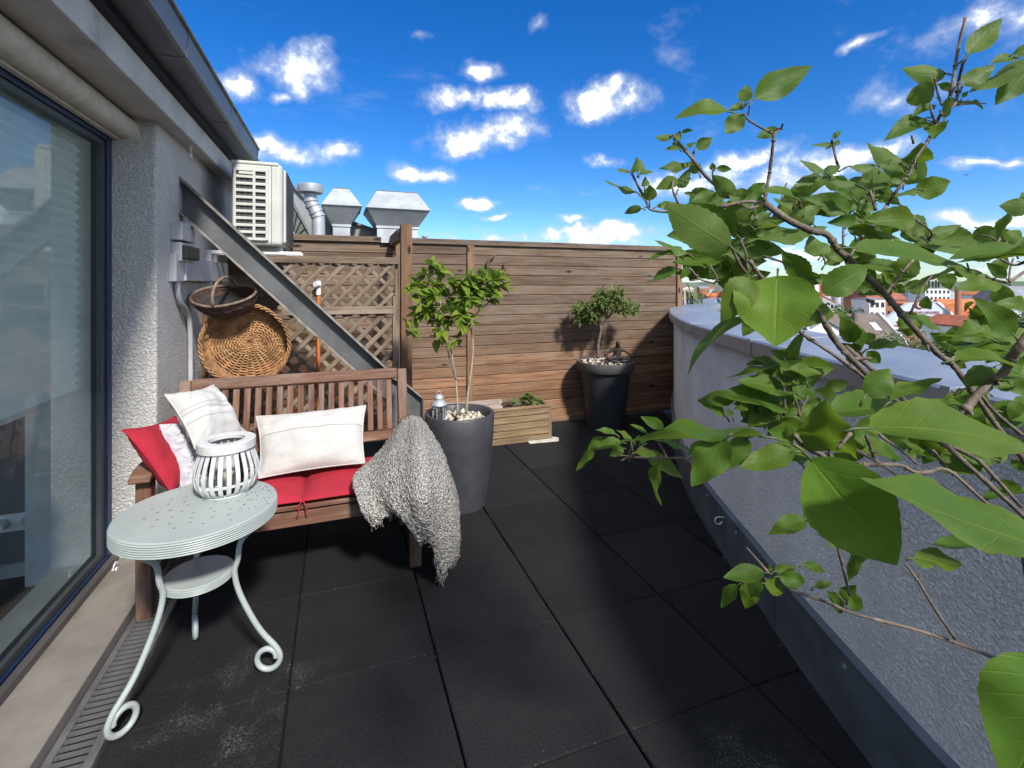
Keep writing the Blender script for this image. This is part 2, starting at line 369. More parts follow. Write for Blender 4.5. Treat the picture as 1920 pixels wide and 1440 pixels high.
M_['glass'] = m_glass('tinted_pane', (.88, .99, .97), .9)
M_['jar'] = m_glass('clear_glass', (.93, .95, .94), 1.2)
M_['blind'] = m_plain('pleated_fabric', (.90, .93, .92), .85, 0, .04)
_nt = M_['blind'].node_tree; _tl = nd(_nt, 'BsdfTranslucent', {'Color': (.92, .96, .95, 1)}); _mx = nd(_nt, 'MixShader', {0: .55, 1: _nt.nodes['Principled BSDF'].outputs[0], 2: _tl.outputs[0]}); L(_nt, _mx.outputs[0], _nt.nodes['Material Output'].inputs[0])
def m_leaf(name, top, under, yellow=.14, rough=.5, trans=.40):
    m, nt, b = newmat(name); out = nt.nodes['Material Output']
    tc = nd(nt, 'TexCoord'); uv = tc.outputs['UV']; sx = nd(nt, 'SeparateXYZ', {0: uv}); u, v = sx.outputs['X'], sx.outputs['Y']
    rnd = nd(nt, 'ObjectInfo').outputs['Random']; geo = nd(nt, 'NewGeometry')
    n = noi(nt, tc.outputs['Object'], 45.0, 4, .6)
    c = mixc(nt, n, tuple(x*.78 for x in top), tuple(x*1.2 for x in top))
    c = mixc(nt, ma(nt, 'MULTIPLY', sstep(nt, rnd, .35, 1.0), .6), c, (top[0]*1.6, top[1]*1.2, top[2]*.8))
    au = ma(nt, 'ABSOLUTE', ma(nt, 'SUBTRACT', u, .5))
    edge = ma(nt, 'MULTIPLY', sstep(nt, ma(nt, 'ADD', au, ma(nt, 'MULTIPLY', n, .12)), .40, .56), yellow)
    c = mixc(nt, edge, c, (.2, .19, .02))
    mid = ma(nt, 'SUBTRACT', 1.0, sstep(nt, au, .006, .03))
    vv = ma(nt, 'ABSOLUTE', ma(nt, 'SUBTRACT', ma(nt, 'FRACT', ma(nt, 'MULTIPLY', ma(nt, 'SUBTRACT', v, ma(nt, 'MULTIPLY', au, .55)), 6.0)), .5))
    lat = ma(nt, 'MULTIPLY', ma(nt, 'SUBTRACT', 1.0, sstep(nt, vv, .02, .07)), .35)
    vein = ma(nt, 'MAXIMUM', mid, lat)
    c = mixc(nt, ma(nt, 'MULTIPLY', vein, .34), c, (top[0]*2.2+.03, top[1]*1.6+.02, top[2]*1.8))
    sp = noi(nt, nd(nt, 'VectorMath', {0: tc.outputs['Object'], 1: nd(nt, 'CombineXYZ', {0: ma(nt, 'MULTIPLY', rnd, 9.0)}).outputs[0]}, operation='ADD').outputs[0], 95.0, 4, .6)
    c = mixc(nt, ma(nt, 'MULTIPLY', sstep(nt, sp, .66, .74), .55), c, (.05, .04, .012))
    pa = noi(nt, nd(nt, 'VectorMath', {0: tc.outputs['Object'], 1: nd(nt, 'CombineXYZ', {1: ma(nt, 'MULTIPLY', rnd, 9.0)}).outputs[0]}, operation='ADD').outputs[0], 16.0, 3, .6)
    c = mixc(nt, ma(nt, 'MULTIPLY', sstep(nt, pa, .5, .72), .4), c, (top[0]*2.0, top[1]*1.3, top[2]))
    c = mixc(nt, ma(nt, 'MULTIPLY', sstep(nt, pa, .52, .3), .35), c, (top[0]*.5, top[1]*.6, top[2]*.7))
    c = mixc(nt, ma(nt, 'MULTIPLY', geo.outputs['Backfacing'], .75), c, under)
    L(nt, c, b.inputs['Base Color']); b.inputs['Roughness'].default_value = rough; b.inputs['Specular IOR Level'].default_value = .2
    bump(nt, b, ma(nt, 'ADD', ma(nt, 'MULTIPLY', vein, -.6), n), .35, .003)
    tl = nd(nt, 'BsdfTranslucent', {'Color': mixc(nt, .6, c, (.22, .34, .025))})
    mx = nd(nt, 'MixShader', {0: trans, 1: b.outputs[0], 2: tl.outputs[0]}); L(nt, mx.outputs[0], out.inputs[0]); return m
M_['leaf'] = m_leaf('shrub_leaf', (.066, .135, .017), (.105, .165, .04))
M_['leafb'] = m_leaf('broad_front_leaf', (.088, .185, .022), (.125, .205, .05))
M_['petiole'] = m_plain('petiole', (.07, .09, .025), .6)
M_['leafbrown'] = m_plain('dry_leaf', (.07, .055, .018), .7, 0, .4, 30)
M_['leaft'] = m_leaf('sapling_leaf', (.15, .24, .032), (.18, .26, .07), .2)
M_['leafbon'] = m_leaf('bonsai_leaf', (.11, .165, .066), (.16, .21, .11), .05)
M_['treeleaf'] = m_plain('far_foliage', (.042, .078, .02), .8, 0, .5, 1.2)
def m_floor():
    m, nt, b = newmat('rubber_tile'); co = nd(nt, 'NewGeometry').outputs['Position']
    rnd = nd(nt, 'ObjectInfo').outputs['Random']
    g = noi(nt, co, 420.0, 2, .6); big = noi(nt, co, 2.2, 6, .65); dust = noi(nt, co, 5.0, 9, .72)
    g2 = noi(nt, co, 130.0, 3, .7)
    c = mixc(nt, ma(nt, 'ADD', ma(nt, 'MULTIPLY', g, .4), ma(nt, 'MULTIPLY', sstep(nt, g2, .32, .68), .6)), (.006, .0061, .0069), (.0225, .0228, .025))
    c = mixc(nt, ma(nt, 'MULTIPLY', sstep(nt, big, .45, .75), .55), c, (.024, .0236, .024))
    v = ma(nt, 'ADD', ma(nt, 'MULTIPLY', rnd, .35), .82); c = mixc(nt, 1.0, c, nd(nt, 'CombineColor', {0: v, 1: v, 2: v}).outputs[0], 'MULTIPLY')
    # pale mineral dust left where water has dried: under the table and by the base of the parapet
    for cx, cy, rr, am in ((-.33, 1.75, .42, .9), (-.45, 1.25, .38, .6), (1.13, 1.05, .24, .9), (.75, .75, .3, .25)):
        dd = nd(nt, 'VectorMath', {0: co, 1: (cx, cy, .0)}, operation='DISTANCE').outputs['Value']
        f = ma(nt, 'MULTIPLY', ma(nt, 'SUBTRACT', 1.0, sstep(nt, dd, rr*.25, rr)), ma(nt, 'MULTIPLY', sstep(nt, dust, .47, .74), am))
        sp = sstep(nt, noi(nt, co, 160.0, 3, .7), .42, .72)
        c = mixc(nt, ma(nt, 'MULTIPLY', f, sp), c, (.20, .195, .185))
    L(nt, c, b.inputs['Base Color']); b.inputs['Roughness'].default_value = .9; b.inputs['Specular IOR Level'].default_value = .2
    bump(nt, b, ma(nt, 'ADD', g, ma(nt, 'MULTIPLY', g2, 1.5)), .8, .004); return m
M_['floor'] = m_floor()
# ================================================================== the terrace
XW, XG, XL = -.85, -1.03, -.80          # outer wall face, window plane, outer edge of the ledge
YP = 2.84                               # where the window reveal ends and the wall pier begins
YF = 4.40                               # fence plane
# inner line of the curved parapet (x, y)
PAR = [(1.10,-.9),(1.16,-.4),(1.24,.2),(1.33,.62),(1.45,.97),(1.585,1.32),(1.71,1.60),(1.84,1.91),(2.03,2.32),(2.25,2.72),(2.62,3.28),(3.02,3.82),(3.34,4.20),(3.62,4.46),(4.05,4.80),(4.6,5.12),(5.3,5.42),(6.2,5.66)]
PARS = cr([(x, y, 0) for x, y in PAR], 5)
def par_x(y):
    for a, b in zip(PARS, PARS[1:]):
        if a.y <= y <= b.y: return a.x+(b.x-a.x)*(y-a.y)/(b.y-a.y)
    return PARS[-1].x
slab = MB(); pl = [(-4, -1.2), (1.2, -1.2)]+[(p.x+.1, p.y) for p in PARS if p.y < 4.5]+[(3.7, 4.5), (-4, 4.5)]
slab.prism([(x, y, -.35) for x, y in pl], (0, 0, .322))
floor = struct('terrace_floor', slab, M_['dark'])
WM[floor.name] = Matrix.Identity(4)
tx = [-.655, -.16, .34, .84, 1.34, 1.84, 2.34, 2.84, 3.34]; ty = [-.815, -.295, .225, .745, 1.265, 1.785, 2.305, 2.825, 3.345, 3.865, 4.385]
TC = {}
for i in range(len(tx)-1):
    for j in range(len(ty)-1):
        x0, x1, y0, y1 = tx[i], tx[i+1], ty[j], ty[j+1]
        lim = par_x((y0+y1)/2)+.02
        if x0 > par_x(y1)-.02: continue
        # cut the outer tiles along the parapet
        pts = [(x0, y0), (min(x1, par_x(y0)+.03), y0), (min(x1, par_x(y1)+.03), y1), (x0, y1)]
        g = .0042 if i in (2, 3) else .0028
        pts = [(pts[0][0]+g, pts[0][1]+.0015), (max(pts[1][0]-g, pts[0][0]+.03), pts[1][1]+.0015), (pts[2][0]-g, pts[2][1]-.0015), (pts[3][0]+g, pts[3][1]-.0015)]
        mx, my = x0+.25, y0+.26
        # slightly wavy edges so that the joints are not ruled lines
        ring = []
        for a, b in zip(pts, pts[1:]+pts[:1]):
            for k in range(6):
                t = k/6; x, y = a[0]+(b[0]-a[0])*t, a[1]+(b[1]-a[1])*t
                q = noise.noise(V((x*7+i*3.1, y*7+j*1.7, 2)))*.0022
                ring.append((x+q-mx, y+q-my))
        mb = MB(); n = len(ring)
        vs = [(x, y, -.026) for x, y in ring]+[(x, y, -.004) for x, y in ring]+[(x*.985, y*.985, 0) for x, y in ring]
        fs = [(k, (k+1) % n, n+(k+1) % n, n+k) for k in range(n)]+[(n+k, n+(k+1) % n, 2*n+(k+1) % n, 2*n+k) for k in range(n)]+[tuple(2*n+k for k in range(n))]
        mb.add(vs, fs)
        M = Matrix.Translation((mx, my, random.uniform(-.0015, .0015))) @ Matrix.Rotation(random.uniform(-.002, .002), 4, 'Z')
        part('floor_tile', mb, M_['floor'], floor, M=M)
# grit on the tiles
rg = random.Random(3); mb = MB()
for k in range(200):
    x, y = rg.uniform(-.5, 1.9), rg.uniform(.7, 3.6)
    s = rg.choice((.0008, .001, .0012, .0016))
    if rg.random() < .5:
        x = rg.choice((-.16, .34, .84, 1.34))+rg.uniform(-.006, .006); s = rg.choice((.0008, .001, .0014, .0022))
    elif rg.random() < .5:
        y = rg.choice((1.265, 1.265, 1.265, 1.785, 2.305))+rg.uniform(-.005, .005); s = rg.choice((.001, .0015, .002))
    elif rg.random() < .35:
        y = rg.uniform(.8, 2.4); x = par_x(y)-abs(rg.gauss(0, .02))-.012; s = rg.choice((.0015, .002, .003))
    if x > par_x(y)-.008: continue
    q = [V((math.cos(a)*s*rg.uniform(.6, 1.2), math.sin(a)*s*rg.uniform(.6, 1.2), 0)) for a in (0, 1.3, 2.5, 3.8, 5.1)]
    b = V((x, y, .0012)); mb.add([b+p for p in q]+[b+p*.6+V((0, 0, s)) for p in q], [(0,1,6,5),(1,2,7,6),(2,3,8,7),(3,4,9,8),(4,0,5,9),(5,6,7,8,9)])
o = part('grit', mb, m_plain('grit', (.13, .115, .095), .9, 0, .6, 90), floor); o['kind'] = 'stuff'

# ------------------------------------------------------------------ parapet
pt = thing('parapet', 'curved grey stucco parapet wall with sheet metal coping along the terrace', 'parapet wall', (1.71, 1.6, 0))
def offs(d):
    out = []
    for i, p in enumerate(PARS):
        t = (PARS[min(i+1, len(PARS)-1)]-PARS[max(i-1, 0)]).normalized(); out.append(p+V((t.y, -t.x, 0))*d)
    return out
def band(pts_profile):                 # sweep a closed profile [(offset, z)...] along the parapet line
    rows = [offs(d) for d, z in pts_profile]; n = len(pts_profile); m = len(PARS); mb = MB()
    vs = [rows[k][i]+V((0, 0, pts_profile[k][1])) for i in range(m) for k in range(n)]
    fs = [(i*n+k, i*n+(k+1) % n, (i+1)*n+(k+1) % n, (i+1)*n+k) for i in range(m-1) for k in range(n)]+[tuple(range(n)), tuple((m-1)*n+k for k in range(n))]
    return mb.add(vs, fs)
part('plaster_wall', band([(.012, -.3), (.012, 1.085), (.33, 1.085), (.33, -.6)]), M_['pstucco'], pt, auto=40)
part('base_flashing', band([(-.008, -.02), (-.008, .225), (-.014, .232), (-.014, .238), (.02, .246), (.02, -.02)]), M_['flash'], pt, auto=30)
# coping in separate sheets with standing joints
mC = len(PARS); seg = [0, 16, 30, 41, 50, 58, 64, 70, mC-1]
cprof = [(-.03, 1.072), (-.03, 1.128), (-.022, 1.135), (.36, 1.150), (.365, 1.07), (.35, 1.07), (.34, 1.10), (-.02, 1.10), (-.024, 1.072)]
rows = [offs(d) for d, z in cprof]; n = len(cprof)
for a, b in zip(seg, seg[1:]):
    mb = MB(); vs = [rows[k][i]+V((0, 0, cprof[k][1])) for i in range(a, b+1) for k in range(n)]
    L_ = b-a+1
    for q in range(n): vs[q] = vs[q]+(vs[n+q]-vs[q])*.006
    fs = [(i*n+k, i*n+(k+1) % n, (i+1)*n+(k+1) % n, (i+1)*n+k) for i in range(L_-1) for k in range(n)]+[tuple(range(n)), tuple((L_-1)*n+k for k in range(n))]
    part('coping_sheet', mb.add(vs, fs), M_['coping'], pt, auto=30)
    if b < mC-1:
        mb = MB(); t = (PARS[b+1]-PARS[b-1]).normalized(); nn = V((t.y, -t.x, 0))
        c = PARS[b]; mb.prism([c+nn*-.034-t*.012+V((0, 0, 1.07)), c+nn*-.034-t*.012+V((0, 0, 1.137)), c+nn*.366-t*.012+V((0, 0, 1.1545)), c+nn*.366-t*.012+V((0, 0, 1.146)), c+nn*-.0315-t*.012+V((0, 0, 1.131)), c+nn*-.0315-t*.012+V((0, 0, 1.07))], t*.024)
        part('joint_strip', mb, M_['coping'], pt)
def on_par(y, z, d=-.01):
    i = min(range(len(PARS)), key=lambda k: abs(PARS[k].y-y)); t = (PARS[min(i+1, mC-1)]-PARS[i-1]).normalized(); return PARS[i]+V((t.y, -t.x, 0))*d+V((0, 0, z)), t, V((-t.y, t.x, 0))
for y in (1.02, 1.38, 1.75, 2.15, 2.6, 3.1):
    p, t, nn = on_par(y, .195, -.0085); mb = MB(); mb.tube([p-nn*.002, p+nn*.004], .007, 8)
    part('screw', mb, M_['galv'], pt)
for y in (1.44, 2.72):                   # overlap seams of the flashing
    p, t, nn = on_par(y, 0, -.009); mb = MB(); mb.prism([p, p+t*.05, p+t*.05+V((0, 0, .243)), p+V((0, 0, .243))], nn*.0025); part('flashing_overlap', mb, M_['flash'], pt)
# open screw hook on the flashing, and the dark eye bolt near the fence
p, t, nn = on_par(1.93, .2, -.009); mb = MB()
mb.tube([p, p+nn*.03]+[p+nn*(.03+.018*math.sin(a))+V((0, 0, -.018+.018*math.cos(a))) for a in [x*.5 for x in range(1, 10)]], .0035, 6); part('screw_hook', mb, M_['white'], pt, smooth=True)
p = P(1293, 612, 3.98); mb = MB(); mb.tube([p+V((.028*math.cos(a)*CT, -.028*math.cos(a)*ST, .028*math.sin(a))) for a in [k*math.pi/8 for k in range(16)]], .008, 6, closed=True)
mb.tube([p+V((.028*CT, -.028*ST, 0)), p+V((.11, .01, .004))], .007, 6); part('eye_bolt', mb, M_['blackmetal'], pt, smooth=True)

# ------------------------------------------------------------------ the penthouse wall with its big window
hs_ = thing('penthouse', 'rendered penthouse wall with large blue framed window and dark metal eaves', 'house', (XW, YP, 0))
YE = 6.4
part('wall', MB().prism([(XW, YP, -.2), (XW, YE, -.2), (XG-.04, YE, -.2), (XG-.04, YP, -.2)], (0, 0, 2.42)), M_['stucco'], hs_, bev=.012)
part('lintel', MB().bb((XG-.3, -1.5, 2.10), (XG+.02, YP, 2.6)), M_['stucco'], hs_)
# window: frame, pane, reveal
wf = MB()
wf.bb((XG-.05, YP-.045, .04), (XG, YP-.002, 2.10)); wf.bb((XG-.05, -1.5, .04), (XG, YP-.046, .085)); wf.bb((XG-.05, -1.5, 2.055), (XG, YP-.046, 2.099))
win = part('window_frame', wf, M_['bluef'], hs_, bev=.003)
wi = MB(); wi.bb((XG-.052, YP-.085, .087), (XG-.012, YP-.047, 2.053)); wi.bb((XG-.052, -1.5, .087), (XG-.012, YP-.086, .115)); wi.bb((XG-.052, -1.5, 2.03), (XG-.012, YP-.086, 2.053))
part('glazing_bead', wi, m_plain('dark_gasket', (.05, .055, .06), .5), win)
part('pane', MB().add([(XG-.03, -1.5, .10), (XG-.03, YP-.06, .10), (XG-.03, YP-.06, 2.04), (XG-.03, -1.5, 2.04)], [(0,1,2,3)]), M_['glass'], win)
# ledge and threshold
part('ledge', MB().bb((XG+.004, -1.2, -.02), (XL, YP+.06, .045)), M_['ledge'], hs_, bev=.004)
part('threshold', MB().bb((XG+.003, -1.2, .046), (XG+.03, YP-.003, .075)), m_plain('threshold_metal', (.13, .12, .12), .5, .4), hs_)
for y in (1.05, 2.73):
    mb = MB(); c = V((XG+.05, y, .062)); mb.tube([c+V((.002, .022*math.cos(a), .018*math.sin(a))) for a in [k*.55 for k in range(11)]], .003, 6)
    mb.box(c+V((0, 0, -.014)), (.02, .012, .008)); part('hook', mb, M_['white'], hs_, smooth=False)
# room behind the pane
part('room_wall', MB().bb((-4.2, YP+.06, -.05), (XG-.3, YP+.16, 2.6)), m_plain('room_grey_wall', (.16, .165, .16), .9), hs_)
part('low_back_wall_for_light', MB().bb((-4.3, -1.6, -.05), (-4.2, YP+.1, .5)), m_plain('room_back', (.75, .75, .73), .9), hs_)  # unseen wall, cut low to admit sky light and paled to bounce it
part('low_rear_wall_for_light', MB().bb((-4.2, -1.7, -.05), (XG, -1.6, .5)), bpy.data.materials['room_back'], hs_)  # unseen too, cut low so more sky light reaches the room
part('room_floor', MB().bb((-4.2, -1.6, -.05), (XG-.051, YP+.06, .01)), m_plain('room_dark_floor', (.03, .028, .028), .4), hs_)
part('room_ceiling', MB().bb((-4.2, -1.6, 2.45), (XG-.06, YP+.06, 2.6)), bpy.data.materials['room_back'], hs_)
part('reveal_column', MB().bb((XG-.3, YP-.06, .01), (XG-.055, YP+.059, 2.44)), m_plain('white_reveal', (.62, .64, .60), .8), hs_)
part('inner_ledge', MB().bb((XG-.22, -1.5, .011), (XG-.056, YP-.062, .05)), bpy.data.materials['white_reveal'], hs_)
part('baseboard', MB().bb((-4.2, YP+.045, .011), (XG-.31, YP+.059, .075)), m_plain('baseboard', (.40, .40, .39), .6), hs_)
# pleated blind
mb = MB(); z0, z1, npl = .90, 2.03, 26
vs, fs = [], []
for k in range(npl*2+1):
    z = z0+(z1-z0)*k/(npl*2); x = XG-.085-(.018 if k % 2 else 0); vs += [(x, -1.4, z), (x, YP-.10, z)]
fs = [(2*k, 2*k+1, 2*k+3, 2*k+2) for k in range(npl*2)]; mb.add(vs, fs)
bl = thing('pleated_blind', 'pale pleated blind lowered halfway behind the window pane', 'blind', (XG-.09, YP-.1, z0))
part('pleats', mb, M_['blind'], bl); part('bottom_bar', MB().bb((XG-.108, -1.4, z0-.022), (XG-.08, YP-.10, z0)), M_['white'], bl)
# socket on the room wall
sk = thing('double_socket', 'white double socket with a plugged cable on the room wall', 'socket', (-1.5, YP+.05, .2))
c = onY(32, 978, YP+.055); part('plate', MB().bb((c.x-.085, YP+.045, c.z-.04), (c.x+.085, YP+.0595, c.z+.04)), M_['white'], sk, bev=.003)
for dx in (-.042, .042):
    mb = MB(); mb.tube([(c.x+dx, YP+.046, c.z), (c.x+dx, YP+.043, c.z)], .024, 16); part('outlet', mb, M_['plastic'], sk)
mb = MB(); mb.tube([(c.x-.042, YP+.05, c.z), (c.x-.042, YP+.005, c.z)], .017, 10); part('plug', mb, M_['white'], sk)
mb = MB(); mb.tube(cr([(c.x-.042, YP+.008, c.z-.01), (c.x-.05, YP+.01, c.z-.06), (c.x-.052, YP+.02, c.z-.15), (c.x-.06, YP, .015)], 6), .004, 6); part('cable', mb, M_['white'], sk, smooth=True)
# awning roller, soffit, fascia, gutter
mb = MB(); mb.tube([(XG+.055, -1.3, 2.135), (XG+.055, YP-.004, 2.135)], .052, 20); part('roller_tube', mb, M_['roller'], hs_, auto=40)
part('roller_rail', MB().bb((XG+.004, -1.3, 2.075), (XG+.03, YP-.004, 2.10)), M_['roller'], hs_, bev=.003)
part('roller_end_cap', MB().bb((XG+.002, YP-.003, 2.078), (XG+.11, YP+.012, 2.19)), M_['roller'], hs_, bev=.004)
for k, (xa, xb, zz) in enumerate(((XG+.0, XG+.075, 2.196), (XG+.077, XG+.13, 2.190), (XG+.132, -.79, 2.186))):
    part('soffit_board', MB().bb((xa, -1.3, zz), (xb, YE, 2.23)), M_['soffit'], hs_, bev=.002)
part('fascia_board', MB().bb((-.79, -1.3, 2.178), (-.765, YE, 2.302)), M_['fascia'], hs_, bev=.004)
part('vent_strip', MB().bb((-.795, -1.3, 2.303), (-.74, YE, 2.345)), M_['dark'], hs_)
for k in range(5): part('vent_rib', MB().bb((-.757+k*.004, -1.3, 2.306+k*.0075), (-.734, YE, 2.309+k*.0075)), m_plain('vent_plastic', (.012, .014, .03), .5) if k == 0 else bpy.data.materials['vent_plastic'], hs_)
gt = MB(); gp = [(-.745, 2.345), (-.63, 2.345), (-.615, 2.352), (-.605, 2.455), (-.613, 2.455), (-.622, 2.36), (-.635, 2.353), (-.745, 2.353)]
gy = [-1.3, .05, .88, 1.62, 2.42, 3.3, 4.3]
for a, b in zip(gy, gy[1:]):
    mb = MB(); mb.prism([(x, a+.003, z) for x, z in gp], (0, b-a-.006, 0)); part('gutter_length', mb, M_['zinc'], hs_)
    mb = MB(); mb.prism([((x+.675)*1.03-.675, b-.012, (z-2.4)*1.05+2.4) for x, z in gp], (0, .024, 0)); part('gutter_joint', mb, M_['zinc'], hs_)
mb = MB(); mb.tube([(-.604, -1.3, 2.458), (-.604, 4.3, 2.458)], .011, 10); part('gutter_bead', mb, m_plain('mossy_bead', (.15, .16, .12), .8, 0, .4, 12, .4, 60), hs_, auto=50)
mb = MB(); mb.prism([(-.66, -1.3, 2.44), (-.66, -1.3, 2.475), (-4.5, -1.3, 4.4), (-4.5, -1.3, 4.36)], (0, YE+1.3, 0)); part('roof', mb, M_['zinc'], hs_)
mb = MB(); c = onX(357, 282, -.80); mb.tube([c+V((0, 0, .03))]+[c+V((0, .02*math.sin(a), -.02+.02*math.cos(a))) for a in [k*.5 for k in range(10)]], .004, 6); part('hook', mb, M_['white'], hs_, smooth=True)
# electrical boxes, duct and conduit on the pier
eb = thing('electrical_box', 'two stacked grey plastic electrical boxes on the stucco pier', 'electrical box', (XW, 3.05, 1.55))
a = onX(319, 478, XW); b = onX(347, 418, XW)
part('upper_box', MB().bb((XW-.002, a.y, 1.615), (XW+.055, b.y-.02, 1.715)), M_['plastic'], eb, bev=.006)
part('lower_box', MB().bb((XW-.002, a.y+.01, 1.50), (XW+.05, b.y-.02, 1.605)), M_['plastic'], eb, bev=.006)
part('box_lid', MB().bb((XW+.048, a.y+.02, 1.515), (XW+.075, b.y+.0, 1.59)), M_['blackmetal'], eb, bev=.006)
du = thing('cable_duct', 'pale grey cable duct running along the wall below the electrical boxes', 'cable duct', (XW, 3.1, 1.4))
part('duct', MB().bb((XW-.001, 3.16, 1.395), (XW+.045, 4.25, 1.535)), M_['duct'], du, bev=.004)
part('duct_end', MB().bb((XW-.001, 3.02, 1.39), (XW+.035, 3.155, 1.54)), M_['plastic'], du, bev=.004)
mb = MB(); mb.tube(cr([(XW+.018, 3.1, 1.40), (XW+.018, 3.1, 1.34), (XW+.02, 3.15, 1.27), (XW+.02, 3.26, 1.22), (XW+.02, 3.33, 1.10), (XW+.02, 3.34, .7)], 6), .014, 8); part('conduit', mb, M_['plastic'], du, smooth=True)

# ------------------------------------------------------------------ drain channel along the ledge
dr = thing('drain_channel', 'slotted steel drain channel between the ledge and the rubber tiles', 'drain', (-.73, 1.5, 0))
dx0, dx1 = -.795, -.66
part('side_rail', MB().bb((dx0, -.8, -.03), (dx0+.022, YP+1.2, .006)), M_['drain'], dr, bev=.002)
part('side_rail', MB().bb((dx1-.026, -.8, -.03), (dx1, YP+1.2, .006)), M_['drain'], dr, bev=.002)
part('channel', MB().bb((dx0, -.8, -.05), (dx1, YP+1.2, -.031)), M_['dark'], dr)
sm = MB(); sm.bb((dx0+.0225, -.0052, -.004), (dx1-.0265, .0052, .004)); sme = sm.mesh('grate_bar'); fixn(sme); sme.materials.append(M_['drain'])
y = .55
while y < YP+.9:
    put('grate_bar', sme, None, dr, Matrix.Translation((0, y, 0)) @ Matrix.Rotation(.0, 4, 'Z')); y += .0262

# ------------------------------------------------------------------ privacy fence of horizontal boards
fc = thing('privacy_fence', 'tall weathered brown fence of horizontal wooden boards closing the terrace', 'fence', (1.5, YF, 0))
def fcol(z):
    t = z/1.77
    k = min(1, max(0, (t-.26)/.30)); a, b = (1.35, 1.0, .80), (.92, .88, .84)      # greyed by weather higher up
    return tuple(x+(y-x)*k for x, y in zip(a, b))
bx = [(-.84, .50), (.52, 1.13), (1.20, 3.52)]
NB = 18; bh = 1.715/NB
for si, (xa, xb) in enumerate(bx):
    for k in range(NB):
        z = .035+bh*(k+.5)
        if si == 0 and k < 3: pass
        cc = fcol(z); j = random.uniform(.82, 1.12); j2 = random.uniform(-.03, .03)
        board('board', (xa, YF+random.uniform(-.0025, .0025), z), (xb, YF+random.uniform(-.0025, .0025), z), (0, 0, 1), .022, bh-.002, M_['fence'], fc, .006, color=(cc[0]*j, cc[1]*j+j2, cc[2]*j+j2))
part('backing', MB().bb((-.84, YF+.0135, .02), (3.5, YF+.02, 1.74)), M_['dark'], fc)  # added dark sheet, paints the shade in the gaps between boards
board('cap_rail', (-.84, YF-.006, 1.772), (.50, YF-.006, 1.772), (0, 0, 1), .06, .05, M_['fence'], fc, color=(.85, .84, .84))
board('cap_rail', (.5, YF-.006, 1.772), (3.52, YF-.006, 1.772), (0, 0, 1), .06, .05, M_['fence'], fc, color=(.85, .84, .84))
for x, wd in ((.50, .05), (1.165, .065), (3.55, .06)):
    board('post', (x, YF-.012, 0), (x, YF-.012, 1.80 if x > 3 else 1.745), (1, 0, 0), .05, wd, M_['post'], fc)
board('kick_board', (1.2, YF-.02, .03), (3.5, YF-.02, .03), (0, 0, 1), .03, .05, M_['fence'], fc, color=(1.2, .95, .8))

# freestanding post with its short beam back to the fence
YPO = 3.66
ps = thing('timber_post', 'reddish square timber post with a short beam back to the fence', 'post', (.47, YPO, 0))
a, b = onY(752, 500, YPO), onY(773, 500, YPO); xc = (a.x+b.x)/2; wd = b.x-a.x
board('post', (xc, YPO+.04, 0), (xc, YPO+.04, onY(760, 421, YPO).z), (1, 0, 0), wd, wd, M_['post'], ps, .004)
board('beam', (xc-.03, YPO+.085, 1.762), (xc-.03, YF-.03, 1.762), (0, 0, 1), .05, .09, M_['trellis'], ps, .004)
mb = MB(); mb.bb((xc-.13, YF-.05, 1.745), (xc-.045, YF-.0385, 1.795)); part('bracket', mb, M_['galv'], ps)

# ------------------------------------------------------------------ trellis
YT = 3.70
tr = thing('garden_trellis', 'weathered diagonal lattice trellis behind the bench', 'trellis', (-.2, YT, 0))
def lattice(x0, x1, z0, z1, sp, wd, y):
    for layer, sg in ((0, -1), (1, 1)):
        c = -4.0
        while c < 4:
            # line x*sg + z = c'
            pts = []
            for x in (x0, x1):
                z = c-sg*x
                if z0 <= z <= z1: pts.append((x, z))
            for z in (z0, z1):
                x = (c-z)*sg
                if x0 < x < x1: pts.append((x, z))
            if len(pts) >= 2:
                pts.sort(); p, q = pts[0], pts[-1]
                if math.hypot(p[0]-q[0], p[1]-q[1]) > .05:
                    yy = y+layer*.0105; w_ = wd*random.uniform(.9, 1.1)
                    board('slat', (p[0], yy, p[1]), (q[0], yy, q[1]), V((-(q[1]-p[1]), 0, q[0]-p[0])), .009, round(w_, 3), M_['trellis'], tr, .001)
            c += sp
XT0, XT1 = onY(378, 600, YT).x, onY(742, 600, YT).x
zt, zm, zb = onY(650, 488, YT).z, onY(665, 582, YT).z, .42
XM = -.42
lattice(XM, XT1-.02, zm+.02, zt-.02, .112, .026, YT)
lattice(XT0+.02, XT1-.02, zb, zm-.02, .118, .030, YT)
board('rail', (XM-.1, YT-.004, zt), (XT1+.02, YT-.004, zt), (0, 0, 1), .035, .05, M_['trellis'], tr)
board('rail', (XM+.05, YT-.012, zm), (XT1-.015, YT-.012, zm), (0, 0, 1), .03, .055, M_['trellis'], tr)
board('rail', (XT0, YT-.004, zb-.02), (XT1, YT-.004, zb-.02), (0, 0, 1), .035, .05, M_['trellis'], tr)
board('upright', (XT0, YT-.006, 0), (XT0, YT-.006, onY(378, 556, YT).z), (1, 0, 0), .04, .075, M_['post'], tr)
board('upright', (XT1, YT-.006, 0), (XT1, YT-.006, onY(742, 555, YT).z), (1, 0, 0), .035, .05, M_['trellis'], tr)
board('upright', (XT1+.012, YT+.03, zm), (XT1+.012, YT+.03, zt+.04), (1, 0, 0), .02, .03, M_['trellis'], tr)

